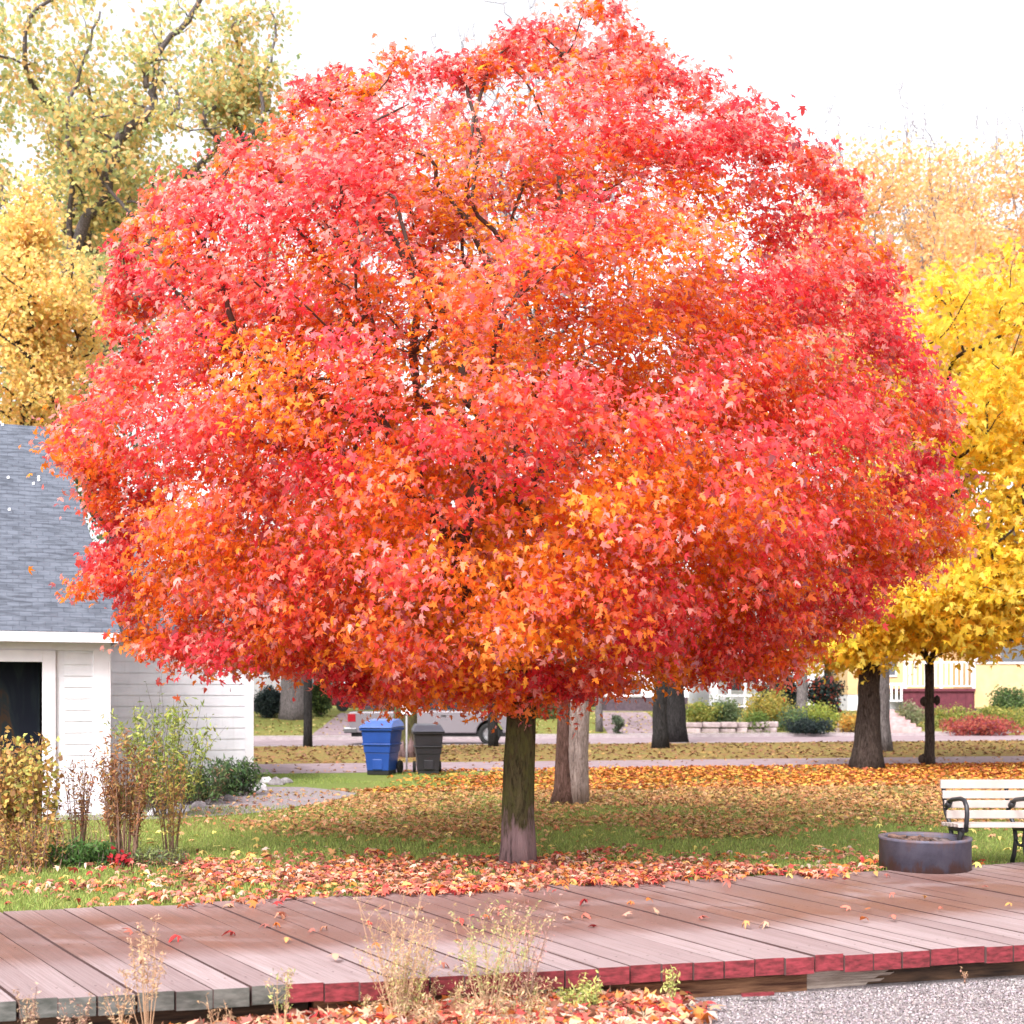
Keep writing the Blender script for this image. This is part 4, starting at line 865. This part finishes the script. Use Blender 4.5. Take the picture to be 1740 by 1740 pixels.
# red and white vehicle beyond the lawn
d = 61; K = d/F; cx = (575-870)*K; zb = H(cx, d)
cr = empty('parked_car', (cx, d, zb), 'dark red car with a white roof parked beyond the far lawn', 'car'); 
MB().prism([(cx-.6,zb+.3),(cx+3.4,zb+.3),(cx+3.5,zb+.8),(cx+2.6,zb+.95),(cx-.5,zb+.95),(cx-.7,zb+.8)], d, d+1.7).build('body', mat('dark_red_paint', (.22,.015,.03), .3, .5), cr, bevel=.08)
MB().prism([(cx-.4,zb+.96),(cx+2.5,zb+.96),(cx+1.9,zb+1.45),(cx,zb+1.5)], d+.12, d+1.58).build('cabin', M['white'], cr, bevel=.08)
MB().prism([(cx-.2,zb+1.0),(cx+2.2,zb+1.0),(cx+1.75,zb+1.38),(cx,zb+1.4)], d+.10, d+.115).build('window', M['dark_glass'], cr)
for wx in (cx+.2, cx+2.6): MB().lathe([(0,0),(.3,0),(.32,.05),(.32,.2),(0,.2)], (wx,d-.02,zb+.32), 20, axis='y').build('wheel', M['rubber'], cr)
# ============================================================= FIRE RING
m = M['ringsteel'] = mat('blue_grey_steel', (.08,.08,.1), .6, .35); n = N(m); f = n.noise(n.coord(), 4, 8, .7)
c = n.ramp(f, [(.3, (.06,.058,.085)), (.5, (.095,.09,.13)), (.7, (.13,.125,.165))]); sz_ = n.n('SeparateXYZ'); n.l(n.coord(), sz_.inputs[0])
ad = n.n('Math', operation='MULTIPLY_ADD'); n.l(n.noise(n.coord(scale=(1,1,.3)), 9, 6, .7), ad.inputs[0]); ad.inputs[1].default_value = .5; n.l(sz_.outputs[2], ad.inputs[2])
c = n.mix(n.ramp(ad.outputs[0], [(.27, g3(.8)), (.34, g3(0))]), c, (.10,.045,.03)); c = n.mix(n.ramp(ad.outputs[0], [(.50, g3(0)), (.58, g3(.6))]), c, (.14,.075,.06)); n.col(c); n.bump(f, .006)
zt = .012; yc = D(1485, zt)+.42; K = yc/F; cx = (1571.5-870)*K; fr_ = 75*K; fy = yc-.3
fp = empty('fire_ring', (cx, yc, zt), 'round blue-grey metal fire ring filled with ash and leaves beside the bench', 'fire pit')
hh = .295
MB().lathe([(fr_-.012,0),(fr_,.0),(fr_*.995,hh-.03),(fr_+.006,hh-.025),(fr_+.006,hh),(fr_-.04,hh),(fr_-.045,hh-.02),(fr_-.05,.02)], (cx, fy+.3, zt), 64).build('ring_wall', M['ringsteel'], fp, True)
mb = MB(); prev = []
n_ = 28; vs = [(cx, fy+.3, zt+hh-.045)]; fs = []
for i in range(1, 7):
    for k in range(n_): a = 2*math.pi*k/n_; rr = (fr_-.05)*i/6; vs.append((cx+rr*math.cos(a), fy+.3+rr*math.sin(a), zt+hh-.065+.05*mnoise.noise(Vector((rr*6*math.cos(a), rr*6*math.sin(a), 1)))+.03*(1-i/6)))
for k in range(n_): fs.append((0, 1+k, 1+(k+1)%n_))
for i in range(5):
    for k in range(n_): fs.append((1+i*n_+k, 1+(i+1)*n_+k, 1+(i+1)*n_+(k+1)%n_, 1+i*n_+(k+1)%n_))
mb.add(vs, fs).build('ash', noisy('ash_and_char', (.03,.025,.028), (.22,.17,.17), 14, .95, .1, .02), fp, True)
mb = MB()
for i in range(9):
    a = rng.uniform(0, 6.28); r_ = rng.uniform(0, fr_*.6); p = Vector((cx+r_*math.cos(a), fy+.3+r_*math.sin(a), zt+hh-.035)); b_ = rng.uniform(0, 3.14); v = Vector((math.cos(b_), math.sin(b_), rng.uniform(-.1,.25)))*.12
    mb.tube([p-v, p, p+v], [.02,.026,.018], 7)
mb.build('charred_wood', noisy('charred_wood', (.02,.016,.016), (.25,.15,.12), 9, .95, .1), fp)
FP = (cx, fy+.3, zt+hh, fr_)
# ============================================================= BENCH
bd = D(1474, .0); K = bd/F; bx = (1600-870)*K; W_ = 1.85
be = empty('park_bench', (bx+W_/2, bd, 0), 'park bench with cream-white slats and black iron arms cut off by the right edge', 'bench')
M['slat'] = noisy('cream_bench_paint', (.37,.31,.285), (.45,.385,.36), 4, .5, .35)
zz = lambda py, dd_: CH-(py-HY)*dd_/F
for i, (ya, yb) in enumerate(((1325,1340),(1343.5,1357),(1360,1373),(1377,1391))):
    o = .10-.045*i*.9; dd_ = bd+.30+o; xl = (1598.5+i*3.6-870)*dd_/F
    mb = MB(); mb.box(xl, bx+W_+.05, dd_, dd_+.03, zz(yb, dd_), zz(ya, dd_)); mb.build('back_slat', M['slat'], be, bevel=.006)
zs = zz(1397.5, bd)
for i in range(5):
    mb = MB(); y_ = bd-.16+i*.095; mb.box(bx+.10, bx+W_, y_, y_+.08, zs-.035-.006*i, zs-.0-.006*i); mb.build('seat_slat', M['slat'], be, bevel=.006)
def side(xc):
    mb = MB(); w_ = .022
    def T(l, r_=.02): mb.tube([Vector((xc, bd+y, z)) for y, z in l], r_, 8)
    T([(.30,.0),(.24,.10),(.20,.25),(.24,zs-.05),(.37,zs+.06),(.40,zs+.16),(.455,.80)], .022)              # rear leg and back upright
    T([(-.19,.0),(-.13,.03),(-.05,.15),(-.02,.28),(-.06,zs-.06)], .032); T([(-.17,zs-.055),(.0,zs-.06),(.24,zs-.075)], .026)
    T([(-.22,.012),(-.14,.018),(-.08,.02)], .02); T([(-.02,.26),(.06,.2),(.16,.2),(.21,.26)], .016)
    T([(.28,.6),(.20,.63),(.08,.645),(-.04,.66),(-.13,.65),(-.185,.60),(-.20,.53),(-.185,zs+.02),(-.17,zs-.05)], .022)   # arm
    T([(.33,.56),(.29,.575),(.27,.60)], .032)
    return mb.build('side_frame', M['black_iron'], be, True)
side(bx+.17); side(bx+.17+.62); side(bx+W_-.12)
# ============================================================= FALLEN LEAVES
NEARC = [(.55,.08,.07),(.62,.20,.14),(.66,.20,.05),(.64,.36,.24),(.46,.045,.045),(.64,.34,.12),(.38,.13,.10)]
def scatter(name, X, Y, Zs, size, cols, wts, label, lift=.02, tmpl=LEAF5, jit=.28):
    c = np.stack([X, Y, Zs+rng.uniform(.012, lift+.012, len(X))], 1)
    return leaf_mesh(name, c, np.array([0,0,1.])+0*c, rng.normal(0,1,c.shape), size, tmpl*np.array([1,1,1.6]), pal(cols, wts, len(X), .14), M['dryleaf'], None, jit=jit, label=label, cat='leaves', kind='stuff')
def nz(X, Y, s, o=0): return np.array([mnoise.noise(Vector((x*s+o, y*s, 0))) for x, y in zip(X, Y)])
# under the maple
n_ = 23000; X = rng.normal(.2, 2.5, n_); Y = rng.normal(10.9, 1.0, n_)
fe = 9.31+(X+3.86)*.305; okk = (Y > fe+.02) & (Y < 13.5) & (nz(X, Y, 1.3)+.35*rng.normal(0,1,n_) > -.14+np.maximum(0, Y-11.9)*.5+np.maximum(0, -X-1.8)*.22+np.maximum(0, X-2.2)*.14)
okk &= ~(((X-FP[0])**2+(Y-FP[1])**2) < (FP[3]+.03)**2)
X, Y = X[okk], Y[okk]; scatter('fallen_leaves', X, Y, 0*X, rng.uniform(.035,.085,len(X)), NEARC+[(.20,.08,.05),(.60,.45,.35)], [1.2,3,2.4,3,.5,2.4,2.6,3,1.4], 'thick carpet of pink, red and orange leaves around the foot of the red maple', .05)
# drift along the deck's far edge and strays on the boards
n_ = 1500; X = rng.uniform(-2.6, 3.4, n_); Y = 9.31+(X+3.86)*.305-np.abs(rng.normal(0, .16, n_)); ok2 = nz(X, Y, 1.6, 5)+.25*rng.normal(0,1,n_) > .05+np.abs(X-.6)*.10-.08; X2, Y2 = X[ok2], Y[ok2]
n_ = 46; X3 = rng.uniform(-3, 4, n_); Y3 = near_pt(X3)+rng.random(n_)**.6*2.3
X = np.concatenate([X2, X3]); Y = np.concatenate([Y2, Y3])
scatter('fallen_leaves', X, Y, 0*X+.02, rng.uniform(.045,.095,len(X)), NEARC, [2,3,2,2,1,1,2.5], 'scattered red and pink leaves lying on the boardwalk', .03)
PPOLY = [(430,1392),(612,1351),(560,1340),(440,1336),(380,1352),(250,1375),(60,1383),(60,1397),(300,1400)]
def inpoly(x, y):
    c_ = False
    for (xa,ya),(xb,yb) in zip(PPOLY, PPOLY[1:]+PPOLY[:1]):
        if (ya > y) != (yb > y) and x < (xb-xa)*(y-ya)/(yb-ya)+xa: c_ = not c_
    return c_
def offpath(X, Y): return np.array([not (inpoly(870+x*F/y, HY+CH*F/y) and rng.random() > .12) for x, y in zip(X, Y)])
# mid and far lawn
def field(n_, x0, x1, w0, w1, cond, size, cols, wts, label, lift=.03, tmpl=LEAF4):
    X = rng.uniform(x0, x1, n_); Wd = rng.uniform(w0, w1, n_); Y = Wd+.2*X; k = cond(X, Wd)
    if w0 < 22: k &= offpath(X, Y)
    X, Y = X[k], Y[k]
    Zs = np.array([H(x, y) for x, y in zip(X, Y)]); return scatter('fallen_leaves', X, Y, Zs, rng.uniform(size*.7, size*1.3, len(X)), cols, wts, label, lift, tmpl)
TAN = [(.42,.22,.09),(.33,.15,.06),(.48,.28,.14),(.46,.30,.09),(.22,.10,.05),(.42,.17,.075)]
field(32000, -8, 10, 13.6, 22.2, lambda X, Wd: (nz(X, Wd, .55, 3)+.3*rng.normal(0,1,len(X)) > -.35+np.maximum(0, 15.4-Wd)*.45+np.maximum(0, -X-1.0-(Wd-14)*.28)*.35), .07, TAN, [3,2,2,2,1,2], 'tan and orange leaves spread over the middle of the lawn', tmpl=LEAF5)
field(20000, -2.5, 16, 21.0, 27.4, lambda X, Wd: (nz(X, Wd, .4, 8)+.35*rng.normal(0,1,len(X)) > -.55+np.maximum(0, 1.5-X)*.28), .11, [(.58,.28,.045),(.56,.18,.035),(.60,.36,.08),(.40,.11,.035),(.28,.07,.035)], [2.5,3,2,3,2], 'bright yellow-orange leaves on the lawn before the park path')
field(9000, -9, 24, 30.8, 41.5, lambda X, Wd: rng.random(len(X)) < .45+.0*X, .13, [(.20,.10,.055),(.28,.14,.065),(.36,.23,.08),(.15,.065,.04)], [3,3,1,2], 'brown leaves on the verge between path and road', .02)
field(1400, -9, 24, 26.9, 30.7, lambda X, Wd: rng.random(len(X)) < .3+.35*(Wd < 27.7), .10, TAN, [3,2,2,2,1,2], 'few leaves blown onto the park path', .01)
field(7000, -24, 30, 51.6, 60, lambda X, Wd: rng.random(len(X)) < .5, .16, [(.38,.29,.10),(.28,.16,.07),(.42,.35,.14)], [3,2,2], 'yellowish leaves on the lawns across the road', .02)
field(1200, -7, 6, 10.5, 16, lambda X, Wd: rng.random(len(X)) < .35, .085, [(.75,.62,.18),(.75,.40,.2),(.6,.2,.1)], [3,2,1], 'few single yellow leaves dotted on the green strips of lawn', .03, LEAF5)
# garage path leaves
n_ = 500; X = rng.uniform(-4.6, -1.2, n_); Y = rng.uniform(15.5, 19.5, n_); k = rng.random(n_) < .6; scatter('fallen_leaves', X[k], Y[k], 0*X[k]+.006, rng.uniform(.05,.09,k.sum()), [(.55,.26,.16),(.5,.2,.1),(.65,.4,.25)], [2,2,1], 'pinkish brown leaves on the gravel path by the garage', .02)
# foreground drift on the gravel below the deck
n_ = 9000; X = rng.normal(-.1, .75, n_); Y = near_pt(X)-rng.uniform(-.08, 1.1, n_); k = (X > -2.4) & (X < .75+.5*rng.random(n_)**2); X, Y = X[k], Y[k]
hb = .06*np.exp(-((X+.2)/1.1)**2)*np.clip((Y-5.4)/1.2, 0, 1)
scatter('fallen_leaves', X, Y, -.225+hb*rng.random(len(X))**.4, rng.uniform(.06,.115,len(X)), NEARC+[(.58,.42,.33),(.22,.09,.05)], [2,3,2.5,4,1,1.5,2,3,2], 'deep drift of orange and peach leaves below the edge of the boardwalk', .03, jit=.6)
# ============================================================= GRASS BLADES, GRAVEL STONES
n_ = 105000; X = rng.uniform(-7, 7.5, n_); Y = 9.2+rng.random(n_)**1.4*9; k = (Y > 9.31+(X+3.86)*.305+.01) & (((X-FP[0])**2+(Y-FP[1])**2) > (FP[3])**2); X, Y = X[k], Y[k]
c = np.stack([X, Y, 0*X+.012], 1); bl = np.array([(-.10,0,0),(.10,0,0),(.03,1.25,.1)])
n2 = 45000; X2 = rng.uniform(-9, 3, n2); W2 = rng.uniform(15, 26.8, n2); c2_ = np.stack([X2, W2+.2*X2, 0*X2+.012], 1)
k2 = np.array([mnoise.noise(Vector((x*.5, w_*.5, 7))) for x, w_ in zip(X2, W2)]) > (-.2+np.maximum(0, X2)*.15); c = np.vstack([c, c2_[k2 & offpath(X2, W2+.2*X2)]])
leaf_mesh('grass', c, np.array([0,-1,.1])+0*c, np.array([0,0,2.2])+0*c, rng.uniform(.025,.05,len(c)), bl, pal([(.23,.30,.07),(.31,.38,.10),(.16,.22,.05),(.42,.40,.14)], [3,3,2,1], len(c), .15), M['stemleaf'], None, jit=.5, kind='stuff', label='short green lawn grass around the red maple', cat='grass')
n_ = 50000; X = rng.uniform(.6, 5, n_); Y = near_pt(X)-rng.random(n_)*1.6+.05; c = np.stack([X, Y, 0*X-.223], 1)
PEB = np.array([(-.4,0,0),(-.1,-.1,.35),(.35,.1,.25),(.4,.7,.1),(0,1,.2),(-.4,.8,.05)])
M['pebble'] = leafmat('pebble', 0, .9, .2)
leaf_mesh('pebbles', c, np.array([0,0,1.])+0*c, rng.normal(0,1,c.shape), rng.uniform(.004,.014,len(c)), PEB, pal([(.34,.295,.305),(.39,.34,.35),(.28,.235,.24),(.32,.26,.26)], [3,3,1,1], len(c), .12), M['pebble'], None, jit=.3, kind='stuff', label='small pale stones of the gravel in the lower right corner', cat='gravel')
# fallen red splinter on gravel
p = P(1288, 1694, -.19); MB().bar(p+Vector((-.1,0,.012)), p+Vector((.1,.02,.016)), .025, .018).build('wood_splinter', M['redpaint'], label='thin red painted wood splinter lying on the gravel', cat='wood splinter')
# ============================================================= FOREGROUND WEEDS
STRAW = [(.52,.33,.20),(.60,.42,.25),(.42,.25,.15)]
def weed(px, dpt, top, wpx, ns, label, cols, leaf, per, stemc, tw=4, start=.35, z=-.225, basew=.07):
    K = dpt/F; b = A(px, 1700, dpt); hpx = ((HY-top)*K+CH-z)/K
    return shrub(px, 0, hpx, wpx, ns, label, cols, [1]*len(cols), leaf, per, start, stemc, name='weed', cat='weed', d=dpt, z=z, twiggy=tw, stemr=.0035, basew=basew, lmat=M['dryleaf'])
weed(252, 6.5, 1548, 90, 9, 'pale dry grass spikes in front of the grey board ends', STRAW, .022, 60, M['stem_straw'], 1, .5)
weed(205, 6.45, 1660, 60, 7, 'low dry twiggy weed left of the pale grass spikes', STRAW, .02, 12, M['stem_straw'], 3)
weed(50, 6.3, 1665, 60, 7, 'brown seed-headed weed in the lower left corner', [(.38,.24,.16),(.5,.34,.22)], .02, 26, M['stem_brown'], 2, .5)
weed(130, 6.35, 1680, 70, 7, 'small reddish weed near the lower left corner', [(.45,.25,.18),(.5,.34,.22)], .02, 20, M['stem_brown'], 3, .4)
weed(370, 6.6, 1690, 90, 7, 'bare pale twigs under the last grey board end', STRAW, .018, 6, M['stem_straw'], 3)
weed(480, 6.7, 1635, 60, 5, 'thin green-tipped weed where the red board ends begin', [(.34,.36,.12),(.5,.36,.2)], .025, 16, M['stem_straw'], 3)
weed(675, 6.9, 1512, 170, 26, 'tall straw-coloured weed clump at the middle of the boardwalk edge', STRAW+[(.55,.46,.2)], .017, 24, M['stem_straw'], 5, .45)
weed(700, 6.95, 1600, 110, 12, 'shorter yellow-green stalks inside the tall straw clump', [(.45,.42,.12),(.36,.36,.12)], .02, 24, M['stem_straw'], 3, .3)
weed(830, 7.0, 1530, 190, 20, 'fine green-leaved weed right of the tall straw clump', [(.42,.45,.16),(.55,.42,.2),(.3,.34,.12)], .02, 24, M['stem_straw'], 6, .4)
weed(890, 7.05, 1500, 150, 10, 'faint pinkish wispy weed reaching towards the maple trunk', [(.55,.28,.25),(.6,.4,.3)], .018, 26, M['stem_brown'], 5, .5)
weed(790, 6.9, 1665, 330, 50, 'tangled low dead weeds along the red board ends', STRAW+[(.3,.2,.12),(.35,.34,.12)], .024, 26, M['stem_straw'], 5, .15, basew=.9)
weed(985, 7.15, 1655, 90, 14, 'leafy yellow-green weed in front of the dark joist', [(.48,.46,.14),(.3,.34,.1)], .03, 34, M['stem_straw'], 3, .2, basew=.5)
weed(1138, 7.4, 1640, 24, 4, 'single short green weed sprig against the red board ends', [(.5,.48,.16),(.36,.38,.12)], .03, 30, M['stem_straw'], 1, .2, basew=.03)
weed(1640, 8.0, 1640, 24, 3, 'tiny reddish sprig by the joist at the lower right', [(.45,.25,.16)], .016, 14, M['stem_brown'], 1, .3, basew=.03)
